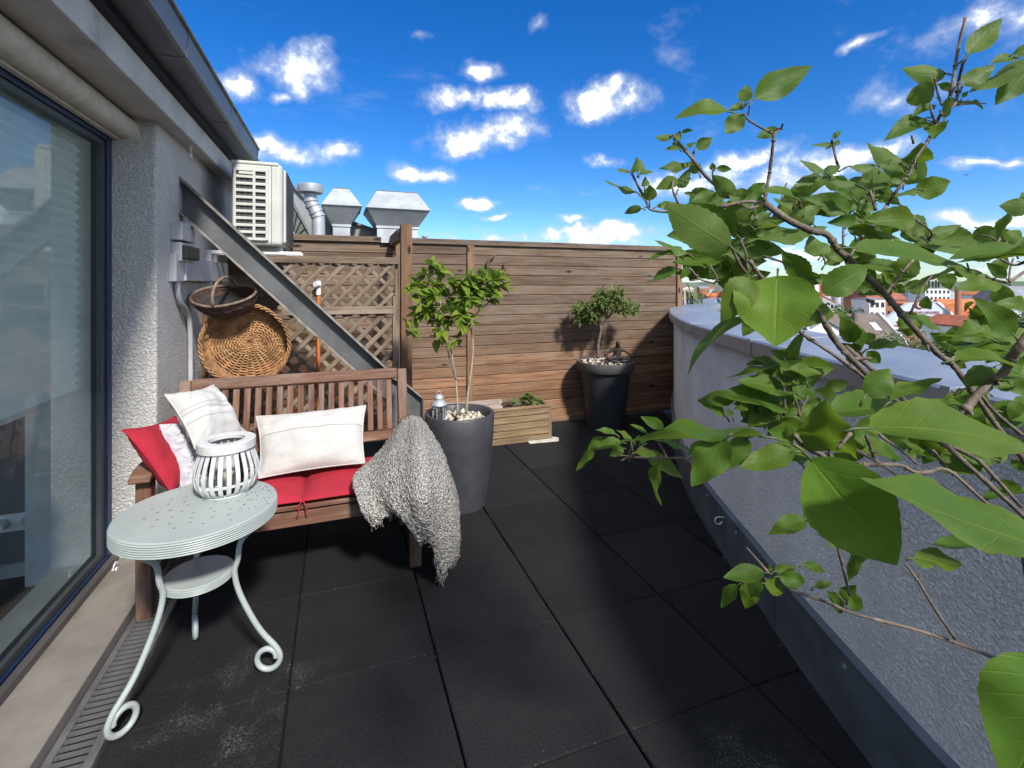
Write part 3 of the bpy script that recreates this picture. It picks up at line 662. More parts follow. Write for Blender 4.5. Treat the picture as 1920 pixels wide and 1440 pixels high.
# ------------------------------------------------------------------ steel channel brace
YB = 3.26
bm = thing('steel_beam', 'dark steel channel beam slanting from the wall down behind the bench', 'beam', (.5, YB, 0))
A, B = onY(345, 337, YB), onY(735, 697, YB)                    # top edge
A2, B2 = onY(345, 405, YB), onY(660, 697, YB)                  # lower edge
A.y = B.y = A2.y = B2.y = YB
u = (B-A).normalized(); nrm = V((u.z, 0, -u.x));  nrm = nrm if nrm.z < 0 else -nrm
wdt = abs((A2-A).dot(nrm)); st_ = A-u*.06; Ln = (A.z-.02)/(-u.z)
E = A+u*Ln
# web, cut flat at the floor; then two flanges standing towards the terrace
web = MB(); E2 = A+nrm*wdt; S2 = st_+nrm*wdt
xe = onY(789, 745, YB-.07).x-.004
F1, F2 = A+u*((xe-A.x)/u.x), E2+u*((xe-E2.x)/u.x)
web.prism([st_, F1, F2, S2], (0, .009, 0)); part('web', web, M_['steel'], bm)
for k, (p, q, nn) in enumerate(((st_, F1, nrm), (S2, F2, -nrm))):
    fm = MB(); t = .011; y0 = -.062
    fm.prism([p+V((0, y0, 0)), q+V((0, y0, 0)), q+nn*t+V((0, y0, 0)), p+nn*t+V((0, y0, 0))], (0, .0615, 0)); part('flange', fm, M_['steel'], bm, bev=.002)
    em = MB(); em.prism([p+V((0, y0-.0025, 0))-nn*.001, q+V((0, y0-.0025, 0))-nn*.001, q+nn*(t+.001)+V((0, y0-.0025, 0)), p+nn*(t+.001)+V((0, y0-.0025, 0))], (0, .002, 0)); part('flange_edge', em, M_['steeledge'], bm)
fx = F1.x; part('foot_plate', MB().bb((fx-.35, YB-.085, .001), (fx+.05, YB+.06, .016)), M_['steel'], bm)
# upright plate where the beam lands, seen beside the bench
a = onY(762, 722, YB-.07); b = onY(790, 745, YB-.07)
mb = MB(); mb.prism([(a.x, YB-.075, a.z), (b.x, YB-.075, b.z), (b.x, YB-.075, .02), (a.x-.1, YB-.075, .02), (a.x-.1, YB-.075, a.z+.06)], (0, .008, 0)); part('gusset_plate', mb, M_['steel'], bm)
mb = MB(); mb.prism([(a.x-.1, YB-.115, a.z+.06), (a.x, YB-.115, a.z), (b.x, YB-.115, b.z), (b.x+.008, YB-.115, b.z+.003), (a.x, YB-.115, a.z+.012), (a.x-.1, YB-.115, a.z+.072)], (0, .039, 0)); part('gusset_edge', mb, M_['steeledge'], bm)
mb = MB(); mb.bb((b.x+.0005, YB-.115, .02), (b.x+.008, YB-.076, b.z-.002)); part('gusset_edge', mb, M_['steel'], bm)

# ------------------------------------------------------------------ air conditioner
ya = 3.72
x0, x1 = onY(433, 380, ya).x, onY(529, 380, ya).x
zb_, ztp = onY(529, 462, ya).z, onY(433, 300, ya).z
ac = thing('air_conditioner', 'cream outdoor air conditioner unit on wall brackets above the trellis', 'air conditioner', ((x0+x1)/2, ya+.3, zb_))
yl = .66
part('casing', MB().bb((x0, ya, zb_), (x1, ya+yl, ztp)), M_['acw'], ac, bev=.03, seg=4)
# side grille: flat dark sheet painted as recess shade, plus frame bars
gx0, gx1 = x0+.028, x0+.028+(x1-x0)*.60; gz0, gz1 = zb_+.045, ztp-.06
part('grille_shade_sheet', MB().bb((gx0, ya-.0035, gz0), (gx1, ya-.001, gz1)), m_plain('grille_shadow', (.035, .045, .045), .6), ac)
nr = 10; hh = (gz1-gz0)/nr
for k in range(nr+1): part('grille_bar', MB().bb((gx0-.006, ya-.018, gz0+hh*k-.010), (gx1+.006, ya-.004, gz0+hh*k+.010)), M_['acw'], ac, bev=.004)
for xx in (gx0-.004, gx0+(gx1-gx0)*.60, gx1+.004):
    part('grille_post', MB().bb((xx-.009, ya-.020, gz0-.008), (xx+.009, ya-.0045, gz1+.008)), M_['acw'], ac, bev=.004)
for xx in (.12, .3, .48): part('grille_fin', MB().bb((gx0+(gx1-gx0)*xx-.002, ya-.007, gz0), (gx0+(gx1-gx0)*xx+.002, ya-.0036, gz1)), M_['steel'], ac)
part('carry_handle', MB().bb((gx0+.02, ya-.026, gz1-.035), (gx0+.11, ya-.012, gz1-.015)), M_['acw'], ac, bev=.006)
part('panel_seam', MB().bb((gx1+.030, ya-.0012, zb_+.02), (gx1+.033, ya+.002, ztp-.02)), M_['dark'], ac)
part('top_lid', MB().bb((x0-.004, ya-.006, ztp-.022), (x1-.02, ya+yl, ztp+.006)), M_['acw'], ac, bev=.012, seg=3)
# fan guard on the outlet side
mb = MB(); mb.bb((x1+.001, ya+.06, zb_+.03), (x1+.018, ya+yl-.03, ztp-.03)); part('fan_guard', mb, M_['acw'], ac, bev=.006)
for k in range(24):
    z = zb_+.045+(ztp-zb_-.09)*k/23; part('guard_wire', MB().bb((x1+.0185, ya+.07, z-.004), (x1+.026, ya+yl-.04, z+.004)), M_['steel'], ac)
for yy in (ya+.1, ya+yl-.12): part('foot', MB().bb((x0+.02, yy, zb_-.03), (x1-.01, yy+.05, zb_-.001)), M_['acw'], ac)
for k, yy in enumerate((ya+.06, ya+.22)):
    br = thing('wall_bracket', ('front' if k == 0 else 'rear')+' white steel bracket carrying the air conditioner', 'bracket', (XW, yy, zb_-.05))
    part('arm', MB().bb((XW-.001, yy, zb_-.056), (x1+.12, yy+.035, zb_-.032)), M_['white'], br, bev=.004)
    part('wall_plate', MB().bb((XW-.001, yy-.002, zb_-.30), (XW+.03, yy+.037, zb_-.057)), M_['white'], br)
# ================================================================== furniture
fL, fR = fl(282, 1140), fl(782, 1068)
BY = (fL.y+fR.y)/2; BX0, BX1 = fL.x, fR.x            # front legs
BYB = 2.80; BZ = .375                                # foot of the back, seat height
bt = onY(560, 708, 2.92).z                            # top of the back
bn = thing('garden_bench', 'two seat hardwood garden bench with slatted back against the trellis', 'bench', ((BX0+BX1)/2, BY, 0))
mw = M_['bench']
for x in (BX0, BX1):
    board('leg', (x, BY, 0), (x, BY, .575), (0, 1, 0), .055, .06, mw, bn, .005)
    lean = V((0, .13, bt+.01-BZ))
    board('leg', (x, BYB+.02, 0), (x, BYB+.02, BZ-.0), (0, 1, 0), .054, .06, mw, bn, .005)
    board('back_post', (x, BYB+.02, BZ+.001), V((x, BYB+.02, BZ))+lean, (0, 1, 0), .054, .055, mw, bn, .005)
    board('side_rail', (x, BY+.03, BZ-.07), (x, BYB-.01, BZ-.05), (0, 0, 1), .03, .07, mw, bn)
    # curved armrest
    mb = MB(); pts = [(-.075, .585), (-.06, .603), (-.02, .617), (.06, .622), (.18, .612), (.30, .603), (.44, .602)]
    lo = [(-.072, .574), (-.03, .578), (.06, .590), (.18, .582), (.30, .574), (.44, .574)]
    poly = [(x-.038, BY+a, b) for a, b in pts]+[(x-.038, BY+a, b) for a, b in reversed(lo)]
    mb.prism(poly, (.076, 0, 0)); part('armrest', mb, mw, bn, bev=.007, seg=3)
board('front_rail', (BX0+.031, BY-.004, BZ-.06), (BX1-.031, BY-.004, BZ-.06), (0, 0, 1), .03, .065, mw, bn)
board('back_rail', (BX0+.031, BYB+.02, BZ-.06), (BX1-.031, BYB+.02, BZ-.06), (0, 0, 1), .03, .065, mw, bn)
for k in range(7):
    y = BY+.005+k*.072; board('seat_slat', (BX0-.02, y, BZ-.012+.004*(3-k)/3), (BX1+.02, y, BZ-.012+.004*(3-k)/3), (0, 0, 1), .055, .02, mw, bn)
un = lean.normalized()
def bk(x, s): return V((x, BYB+.02, BZ))+lean*s
board('top_rail', bk(BX0+.029, .955), bk(BX1-.029, .955), un, .034, .062, mw, bn, .006)
board('lower_rail', bk(BX0+.029, .27), bk(BX1-.029, .27), un, .032, .055, mw, bn, .005)
ns = 19
for k in range(ns):
    x = BX0+.05+(BX1-BX0-.1)*(k+.5)/ns
    board('back_slat', bk(x, .335), bk(x, .886), (1, 0, 0), .016, .031, mw, bn, .003)
mb = MB()

def pillow(name, A, B, C, D, th, mat, parent=None, n=26, pinch=.07, wr=.006, seed=1.0, p=2.2, fluff=0):
    """cushion with corners A B (top) C D (bottom, under B and A); seamed edge, thickness th"""
    A, B, C, D = map(V, (A, B, C, D)); nr_ = (B-A).cross(D-A).normalized()
    vs, fs, uv = [], [], []
    for side in (1, -1):
        for j in range(n+1):
            for i in range(n+1):
                u, v = 2*i/n-1, 2*j/n-1
                u = math.copysign(abs(u)**.8, u); v = math.copysign(abs(v)**.8, v)
                uu = u*(1-pinch*(1-v*v)); vv = v*(1-pinch*(1-u*u)); a, b = (uu+1)/2, (vv+1)/2
                q = A*(1-a)*(1-b)+B*a*(1-b)+C*a*b+D*(1-a)*b
                t = max(0, (1-abs(u)**p)*(1-abs(v)**p))**.55*th/2
                wv = (noise.noise(V((a*5+seed*9, b*5, side*.7)))*wr*1.6+noise.noise(V((a*14+seed*5, b*9, side)))*wr*.7)*min(1, t/th*4)
                # puckers radiating from the corners
                rr = math.hypot(1-abs(u), 1-abs(v)); ang = math.atan2(1-abs(v), 1-abs(u)+1e-6)
                wv += math.sin(ang*16+seed)*wr*.9*max(0, 1-rr/.7)*min(1, rr*3)*min(1, t/th*6)
                if fluff: wv += (1-min(1, noise.voronoi(V((a*17, b*17, seed)))[0][0]*1.6))*fluff*min(1, t/th*6)
                vs.append(q+nr_*side*(t+wv)); uv.append((a, 1-b))
    m = (n+1)**2
    for s in (0, 1):
        for j in range(n):
            for i in range(n):
                k = s*m+j*(n+1)+i; f = (k, k+1, k+n+2, k+n+1); fs.append(f if s == 0 else f[::-1])
    mb = MB(); mb.add(vs, fs); me = mb.mesh(name, True)
    ul = me.uv_layers.new(name='UVMap')
    for lp in me.loops: ul.data[lp.index].uv = uv[lp.vertex_index]
    o = put(name, me, mat, parent)
    # piping round the seam
    ring = [vs[i] for i in range(n+1)]+[vs[j*(n+1)+n] for j in range(1, n+1)]+[vs[n*(n+1)+i] for i in range(n-1, -1, -1)]+[vs[j*(n+1)] for j in range(n-1, 0, -1)]
    pm = MB(); pm.tube(ring, .0035, 6, closed=True); part('piping', pm, mat, o, smooth=True)
    return o
# seat cushion in two quilted halves
sc = thing('seat_cushion', 'red cotton seat cushion in two quilted halves lying on the bench', 'cushion', ((BX0+BX1)/2, BY+.2, BZ))
xm = onY(571, 900, BY+.1).x; zc = BZ+.026
pillow('cushion_half', (BX0+.06, BYB, zc), (xm, BYB, zc), (xm, BY-.035, zc), (BX0+.06, BY-.035, zc), .06, M_['red'], sc, 18, .02, .003, 1, 5)
pillow('cushion_half', (xm, BYB, zc), (BX1-.04, BYB, zc), (BX1-.04, BY-.035, zc), (xm, BY-.035, zc), .06, M_['red'], sc, 18, .02, .003, 2, 5)
mb = MB()
for s in (-1, 1): mb.tube(cr([(xm, BY-.035, zc), (xm+.012*s, BY-.05, zc-.012), (xm+.016*s, BY-.048, zc-.045), (xm+.022*s, BY-.05, zc-.06)], 5), .003, 5)
part('tie', mb, M_['red'], sc, smooth=True)
# scatter cushions
def lab(o, l): return tag(o, l, 'cushion')
def Q(px, py, Y): return onY(px, py, Y)
lab(pillow('red_cushion', Q(230, 806, 2.27), Q(330, 780, 2.66), Q(372, 905, 2.60), Q(322, 925, 2.28), .12, M_['red'], seed=3, pinch=.10), 'plain red cushion propped upright against the left arm of the bench')
lab(pillow('fluffy_cushion', Q(300, 797, 2.40), Q(392, 788, 2.60), Q(412, 905, 2.52), Q(345, 925, 2.34), .11, M_['fluffy'], n=64, seed=4, pinch=.02, wr=.010, p=4, fluff=.022), 'fluffy white cushion leaning on the red one')
lab(pillow('striped_cushion', Q(309, 740, 2.36), Q(400, 722, 2.56), Q(474, 830, 2.50), Q(366, 842, 2.24), .14, M_['linen'], seed=5, pinch=.10, wr=.012), 'white square cushion with sewn stripes tilted on top of the pile')
lab(pillow('lumbar_cushion', Q(480, 781, 2.78), Q(686, 760, 2.78), Q(684, 868, 2.55), Q(485, 897, 2.55), .15, M_['linen2'], seed=6, pinch=.06, wr=.010), 'oblong white lumbar cushion with a woven band, alone on the red seat')

# ------------------------------------------------------------------ woolly throw over the right armrest
K = 1.0
cols = [[(735,825,2.72),(702,864,2.60),(674,888,2.46),(660,906,2.30),(672,942,2.16),(700,987,2.14)],
 [(745,805,2.73),(722,850,2.56),(705,886,2.40),(703,922,2.24),(716,957,2.15),(728,968,2.13)],
 [(756,790,2.74),(744,832,2.55),(735,880,2.36),(736,922,2.21),(747,952,2.13),(765,962,2.12)],
 [(768,783,2.74),(768,830,2.48),(766,880,2.30),(768,930,2.15),(776,975,2.09),(788,1012,2.10)],
 [(780,783,2.73),(790,826,2.46),(795,880,2.27),(800,930,2.13),(803,972,2.08),(806,1008,2.10)],
 [(792,792,2.73),(811,835,2.50),(820,885,2.33),(824,936,2.20),(826,1000,2.15),(829,1076,2.16)],
 [(799,805,2.75),(827,852,2.58),(840,900,2.45),(848,945,2.34),(851,1000,2.28),(846,1042,2.27)],
 [(800,822,2.82),(832,872,2.74),(848,912,2.66),(856,948,2.58),(857,985,2.52),(855,1012,2.5)]]
dsh = (.03, .17, .16, .09, .04, .02)
cc_ = [cr([P(p[0], p[1], p[2]-dsh[i]) for i, p in enumerate(c)], 14) for c in cols]; nv = len(cc_[0])
rowsb = [cr([cc_[c][r] for c in range(len(cols))], 14) for r in range(nv)]
nu = len(rowsb[0]); base = [[V(p) for p in r] for r in rowsb]
vs = []
vd = (P(780, 900, 1)-V((0, 0, CAMH))).normalized()
for r in range(nv):
    for c in range(nu):
        p = base[r][c]; a = base[r][min(c+1, nu-1)]-base[r][max(c-1, 0)]; b = base[min(r+1, nv-1)][c]-base[max(r-1, 0)][c]
        n_ = a.cross(b).normalized(); n_ = n_ if n_.dot(vd) < 0 else -n_
        t = r/(nv-1); u = c/(nu-1)
        fold = math.sin(u*23+.8*math.sin(t*4)+1.2)*.010*min(1, t*1.6)+math.sin(u*11+2+t*2)*.012*t
        edge = noise.noise(V((u*30, 3, 1)))*.02*max(0, t-.85)/.15
        d1 = noise.voronoi(p*62)[0]; cur = (1-min(1, d1[0]*1.7))*.0085+noise.noise(p*150)*.003
        vs.append(p+n_*(fold+cur)+V((0, 0, edge)))
bmb = MB(); bmb.add(vs, [(r*nu+c, r*nu+c+1, (r+1)*nu+c+1, (r+1)*nu+c) for r in range(nv-1) for c in range(nu-1)])
bme = bmb.mesh('throw_blanket', True)
ble = put('throw_blanket', bme, M_['boucle']); tag(ble, 'cream grey boucle wool throw draped over the bench armrest', 'blanket')
sd = ble.modifiers.new('solid', 'SOLIDIFY'); sd.thickness = .012; sd.offset = -1
# loops of yarn and the fringe
ry = random.Random(5); mb = MB()
for k in range(3400):
    r, c = ry.randrange(1, nv-1), ry.randrange(1, nu-1); p = vs[r*nu+c]
    q = V((ry.gauss(0, 1), ry.gauss(0, 1), ry.gauss(0, 1))).normalized(); q2 = q.cross(vd).normalized(); s = ry.uniform(.003, .0065)
    o_ = p-vd*.004
    pts = [o_+q*s*math.cos(a)+q2*s*.7*math.sin(a)-vd*.003*math.sin(a*2) for a in (0, 1.4, 2.8, 4.0)]
    mb.tube(pts, .0019, 3, cap=False)
o = part('yarn_loop', mb, M_['yarn'], ble, smooth=True); o['kind'] = 'stuff'
mb = MB()
for k in range(230):
    c = ry.randrange(0, nu); u = c/(nu-1)
    if ry.random() > (.95 if u > .6 else .25): continue
    p = V(vs[(nv-1)*nu+c]); Lf = ry.uniform(.015, .035)*(1.7 if .62 < u < .8 else 1)
    mb.tube([p+V((0, 0, .004)), p+V((ry.gauss(0, .005), ry.gauss(0, .005), -Lf*.6)), p+V((ry.gauss(0, .009), ry.gauss(0, .009), -Lf))], [.0022, .0018, .0008], 4)
o = part('fringe', mb, M_['boucle'], ble, smooth=True); o['kind'] = 'stuff'

# ------------------------------------------------------------------ round side table
f1, f2, f3 = fl(230, 1382), fl(503, 1262), fl(366, 1200)
tc = (f1+f2+f3)/3; tc.z = 0
TZ = CAMH-(950-HOR)/FPX*((tc.x*ST)+(tc.y*CT))
tb = thing('side_table', 'round mint grey metal side table with scrolled legs and a small shelf', 'table', tc)
TR = .245
def tabletop(nm, r, z1, th, ribs):
    pr = [(0, z1-th+.004), (r-.004, z1-th+.004)]
    pr = [(r-.012, z1-th)]
    for k in range(ribs):
        a = z1-th+(th-.006)*k/ribs; h_ = (th-.006)/ribs
        pr += [(r-.0042, a+.0004), (r-.001, a+h_*.25), (r, a+h_*.5), (r-.001, a+h_*.75), (r-.0042, a+h_-.0004)]
    pr += [(r-.002, z1-.003), (r-.007, z1)]
    return pr
mb = MB(); mb.lathe(tabletop('a', TR, TZ, .048, 6), 72, tc, True, True); top = part('table_top', mb, M_['table'], tb, auto=25)
mb = MB(); mb.lathe(tabletop('b', .108, TZ-.225, .026, 4), 48, tc, True, True); part('shelf', mb, M_['table'], tb, auto=25)
# punched slots in the top
rr = random.Random(11); hm = m_plain('slot_dark', (.03, .03, .03), .8)
sl_ = MB(); sl_.add([(-.0045, -.0017, 0), (.0045, -.0017, 0), (.0045, .0017, 0), (-.0045, .0017, 0)], [(0, 1, 2, 3)]); sle = sl_.mesh('slot'); sle.materials.append(hm)
pat = []
for ring, nn in ((.05, 6), (.085, 8), (.12, 12), (.15, 12)):
    for k in range(nn):
        a = 2*math.pi*k/nn+ring*9; pat.append((ring*math.cos(a), ring*math.sin(a), a))
for x, y, a in pat: put('slot', sle, None, top, Matrix.Translation((tc.x+x, tc.y+y, TZ+.0006)) @ Matrix.Rotation(.35, 4, 'Z'))
mb = MB()
for k in range(90):                     # crumbs of dirt near the lantern
    a, r_ = rr.gauss(0, .5), rr.uniform(.15, .24); x, y = tc.x+r_*math.cos(a+.35), tc.y+r_*math.sin(a+.35)
    s = rr.uniform(.0008, .002); mb.box((x, y, TZ+s/2+.0004), (s*1.6, s, s))
o = part('dirt_crumb', mb, m_plain('dirt_crumb', (.05, .045, .035), .9), tb); o['kind'] = 'stuff'
for f in (f1, f2, f3):
    d = (f-tc); d.z = 0; rf = d.length; d.normalize()
    scc, sr = rf-.002, .043
    pr = [(TR-.03, TZ-.050), (TR-.05, TZ-.072), (TR-.105, TZ-.125), (.128, TZ-.19), (.117, TZ-.235), (.13, TZ-.30), (.165, TZ-.38), (.205, TZ-.45), (rf+.02, .098)]
    pr = [(a, b) for a, b in pr]
    sp = []
    for k in range(17):
        a = R(28)-k*R(24.5); q = sr*(1-.022*k); sp.append((scc+q*math.cos(a), .052+q*math.sin(a)+(sr-q)*.25))
    path = cr([(a, 0, b) for a, b in pr+sp], 4)
    mb = MB(); mb.tube([tc+d*p.x+V((0, 0, p.z)) for p in path], .0095, 10); part('leg', mb, M_['table'], tb, smooth=True)

# slatted lantern on the table
lc = fl(425, 921, TZ)
lt = thing('slatted_lantern', 'white slatted bamboo lantern with a glass insert on the side table', 'lantern', lc)
prof = [(.072, .004), (.092, .022), (.106, .055), (.108, .085), (.100, .120), (.088, .155), (.080, .185)]
pf = cr([(a, 0, b) for a, b in prof], 4)
for k in range(24):
    a = 2*math.pi*k/24; er, et = V((math.cos(a), math.sin(a), 0)), V((-math.sin(a), math.cos(a), 0)); mb = MB(); m = len(pf)
    vs = []
    for p in pf:
        c = lc+er*p.x+V((0, 0, p.z)); vs += [c-et*.0072-er*.0015, c+et*.0072-er*.0015, c+et*.0072+er*.0015, c-et*.0072+er*.0015]
    mb.add(vs, [(i*4+j, i*4+(j+1) % 4, (i+1)*4+(j+1) % 4, (i+1)*4+j) for i in range(m-1) for j in range(4)]+[(3, 2, 1, 0), tuple((m-1)*4+j for j in range(4))])
    part('slat', mb, M_['lantw'], lt)
def ringm(r0, r1, z0, z1): mb = MB(); mb.lathe([(r0, z0), (r1, z0), (r1, z1), (r0, z1), (r0, z0)], 48, lc); return mb
part('top_ring', ringm(.060, .094, .181, .197), M_['lantw'], lt, bev=.002, auto=30)
part('top_band', ringm(.090, .0965, .165, .194), M_['lantw'], lt, auto=30)
part('inner_hoop', ringm(.0985, .1015, .044, .053), M_['lantw'], lt, auto=30)
part('bottom_hoop', ringm(.055, .078, .001, .007), M_['lantw'], lt, auto=30)
mb = MB(); mb.lathe([(.045, .008), (.056, .01), (.062, .03), (.063, .10), (.058, .135), (.053, .15), (.056, .158), (.054, .158), (.051, .15)], 32, lc, True); part('glass_jar', mb, M_['jar'], lt, smooth=True)
mb = MB(); mb.tube([lc+V((0, 0, .011)), lc+V((0, 0, .07))], .030, 20); part('candle', mb, m_plain('candle_wax', (.62, .58, .48), .5), lt, auto=40)

# ------------------------------------------------------------------ planters
pc = fl(862, 944); pd = pc.x*ST+pc.y*CT
pz = CAMH-(772-HOR)/FPX*pd; pr_ = 65/FPX*pd
pp = thing('round_planter', 'large round anthracite planter holding the sapling beside the bench', 'planter', pc)
mb = MB(); mb.lathe([(pr_*.70, 0), (pr_*.74, .004), (pr_*.80, .08), (pr_*.90, .25), (pr_*.975, .45), (pr_, pz-.006), (pr_-.004, pz), (pr_-.022, pz), (pr_-.028, pz-.006), (pr_-.034, pz-.06), (pr_-.04, pz-.09)], 64, pc, True); part('pot', mb, M_['pot'], pp, auto=50)
mb = MB(); mb.lathe([(pr_-.036, pz-.062), (.001, pz-.058)], 40, pc); part('soil', mb, M_['soil'], pp)
def pebbles(par, c, r, z, n, s0, s1, seed):
    q = random.Random(seed); mb = MB()
    for k in range(n):
        a, rr_ = q.uniform(0, 6.283), r*math.sqrt(q.random()); s = q.uniform(s0, s1)
        M = Matrix.Translation((c.x+rr_*math.cos(a), c.y+rr_*math.sin(a), z+s*.25+q.uniform(0, .012))) @ Matrix.Rotation(q.uniform(0, 6), 4, V((q.gauss(0, 1), q.gauss(0, 1), q.gauss(0, 1))).normalized()) @ Matrix.Diagonal((s*q.uniform(.8, 1.5), s, s*q.uniform(.5, .8), 1))
        vs, fs = [], []
        for j in range(5):
            ph = math.pi*j/4-math.pi/2
            for i in range(7): vs.append(M @ (V((math.cos(ph)*math.cos(i*.8976), math.cos(ph)*math.sin(i*.8976), math.sin(ph)))*(1+q.uniform(-.12, .12))))
        fs = [(j*7+i, j*7+(i+1) % 7, (j+1)*7+(i+1) % 7, (j+1)*7+i) for j in range(4) for i in range(7)]; mb.add(vs, fs)
    o = part('pebble', mb, M_['pebble'], par, smooth=True); o['kind'] = 'stuff'
pebbles(pp, pc, pr_-.05, pz-.05, 150, .009, .018, 4)
# tall pot
qc = onY(1135, 812, 4.10); qc.z = 0; qd = qc.x*ST+qc.y*CT
qz = CAMH-(676-HOR)/FPX*qd; qr = 54/FPX*qd
tp = thing('tall_planter', 'tall tapered anthracite planter with a wide rim in front of the fence', 'planter', qc)
mb = MB(); mb.lathe([(qr*.62, 0), (qr*.63, .01), (qr*.86, qz-.10), (qr*.87, qz-.095), (qr*.87, qz-.09)], 56, qc, True); part('pot', mb, M_['pot'], tp, auto=50)
mb = MB(); mb.lathe([(qr*.85, qz-.092), (qr*.955, qz-.092), (qr*.97, qz-.088), (qr, qz-.008), (qr-.004, qz), (qr-.02, qz), (qr-.026, qz-.006), (qr-.035, qz-.06)], 56, qc); part('rim', mb, M_['potrim'], tp, auto=45)
mb = MB(); mb.lathe([(qr-.03, qz-.035), (.001, qz-.03)], 40, qc); part('soil', mb, M_['soil'], tp)
pebbles(tp, qc, qr-.05, qz-.022, 130, .009, .017, 9)

# ---- small leafy trees
def leafmesh(name, Ln, W, bend=.25, fold=.25, nl=7, ns=2, serr=.0, petiole=.0, twist=0.0, shape=.75, wave=.0, seed=0):
    """leaf along +Y, face +Z; uv x across, y along"""
    vs, fs, uv = [], [], []; cols_ = 2*ns+1
    for i in range(nl+1):
        t = i/nl
        hw = math.sin(math.pi*min(1, t**shape))**.85*(1-.25*t) if 0 < t < 1 else 0
        hw = max(hw*W/2, .0004)
        if serr and 0 < i < nl: hw *= 1+serr*(1 if i % 2 else -1)
        ang = bend*t; y = Ln*(math.sin(ang)/bend if abs(bend) > 1e-3 else t); z = -Ln*((1-math.cos(ang))/bend if abs(bend) > 1e-3 else 0)
        for k in range(cols_):
            s = (k-ns)/ns; tw = twist*t
            x_ = s*hw*math.cos(fold); dz = abs(s)*hw*math.sin(fold)+wave*hw*math.sin(t*11+seed+s*1.3)*abs(s)
            vs.append((x_*math.cos(tw)-dz*math.sin(tw), y, z+dz*math.cos(tw)+x_*math.sin(tw))); uv.append((.5+s*.5, t))
    for i in range(nl):
        for k in range(cols_-1): a = i*cols_+k; fs.append((a, a+1, a+cols_+1, a+cols_))
    me = bpy.data.meshes.new(name); me.from_pydata(vs, [], fs); me.polygons.foreach_set('use_smooth', [True]*len(me.polygons))
    ul = me.uv_layers.new(name='UVMap')
    for lp in me.loops: ul.data[lp.index].uv = uv[lp.vertex_index]
    return me
def lookm(p, axis, up):
    y = V(axis).normalized(); z = V(up)-y*V(up).dot(y)
    if z.length < 1e-4: z = y.orthogonal()
    z.normalize(); x = y.cross(z); return Matrix.Translation(p) @ Matrix((x, y, z)).transposed().to_4x4()
rl = random.Random(21)
def joinm(name, bag, mat, par):
    vs, fs, uvs = [], [], []
    for me, M4 in bag:
        o = len(vs); vs += [M4 @ v.co for v in me.vertices]; fs += [tuple(i+o for i in p.vertices) for p in me.polygons]; uvs += [tuple(d.uv) for d in me.uv_layers[0].data]
    me = bpy.data.meshes.new(name); me.from_pydata(vs, [], fs); me.polygons.foreach_set('use_smooth', [True]*len(me.polygons)); ul = me.uv_layers.new(name='UVMap')
    for i, q in enumerate(uvs): ul.data[i].uv = q
    ob = put(name, me, mat, par); ob['kind'] = 'stuff'; return ob
def whorl(par, p, axis, n, Ln, W, lms, droop, spread=1.0, nm='leaf', bag=None, cnt=None):
    ax = V(axis).normalized(); u_ = ax.orthogonal().normalized(); v_ = ax.cross(u_)
    for k in range(n):
        a = k*2.39996+rl.uniform(-.5, .5); e = rl.uniform(.15, 1.0)*spread
        d = (ax*(1-e*.75)+(u_*math.cos(a)+v_*math.sin(a))*e); d = d.normalized()+V((0, 0, -droop*rl.uniform(.2, 1)))
        s = rl.uniform(.6, 1.1)
        M4 = lookm(p+d.normalized()*.01, d, V((0, 0, 1))+V((rl.gauss(0, .35), rl.gauss(0, .35), 0))) @ Matrix.Scale(s, 4)
        if bag is not None and len(bag) >= 0 and (cnt is None or cnt[0] <= 0): bag.append((rl.choice(lms), M4))
        else:
            if cnt: cnt[0] -= 1
            put(nm, rl.choice(lms), None, par, M4)
lmS = [leafmesh('sapling_leaf', .105, .062, b, f, 7, 2, .0, wave=.15, seed=i) for i, (b, f) in enumerate(((.5, .3), (.9, .25), (.2, .4), (1.2, .2)))]
for m in lmS: m.materials.append(M_['leaft'])
sp_ = thing('sapling', 'young multi-stem tree with light green leaves growing in the round planter', 'tree', (pc.x, pc.y, pz-.06))
PD = pd
def T(px, py, dd=0): return P(px, py, PD+dd)
stems = [([(858,778,0),(857,745,0),(855,712,0)], .0085), ([(855,712,0),(846,690,0),(838,650,0),(826,622,.02),(815,600,.03),(805,560,.05),(795,530,.06)], .0055), ([(855,712,0),(850,685,-.02),(845,655,-.03),(834,630,-.04),(828,610,-.05),(826,570,-.05),(815,525,-.04)], .0055),
         ([(855,712,0),(862,709,-.01)], .006), ([(874,776,.02),(877,740,.02),(884,690,.02),(887,650,.02),(884,621,.02)], .009), ([(884,621,.02),(874,606,0),(850,590,-.03),(830,575,-.04),(815,560,-.03)], .006), ([(884,621,.02),(888,600,.03),(892,590,.04)], .004), ([(880,613,.02),(892,590,.03),(915,568,.05),(930,550,.06),(935,525,.05)], .006), ([(836,650,-.03),(843,641,-.05),(862,636,-.08)], .0035), ([(826,570,-.04),(800,560,-.1),(775,548,-.14)], .003), ([(850,590,-.03),(860,560,-.05),(865,540,-.06)], .003), ([(815,525,-.04),(815,505,-.02),(812,495,0)], .003)]
mb = MB()
for pts, r in stems:
    q = cr([T(*p) for p in pts], 4); mb.tube(q, [r*(1-.45*i/(len(q)-1)) for i in range(len(q))], 8)
part('trunk', mb, M_['bark2'], sp_, smooth=True)
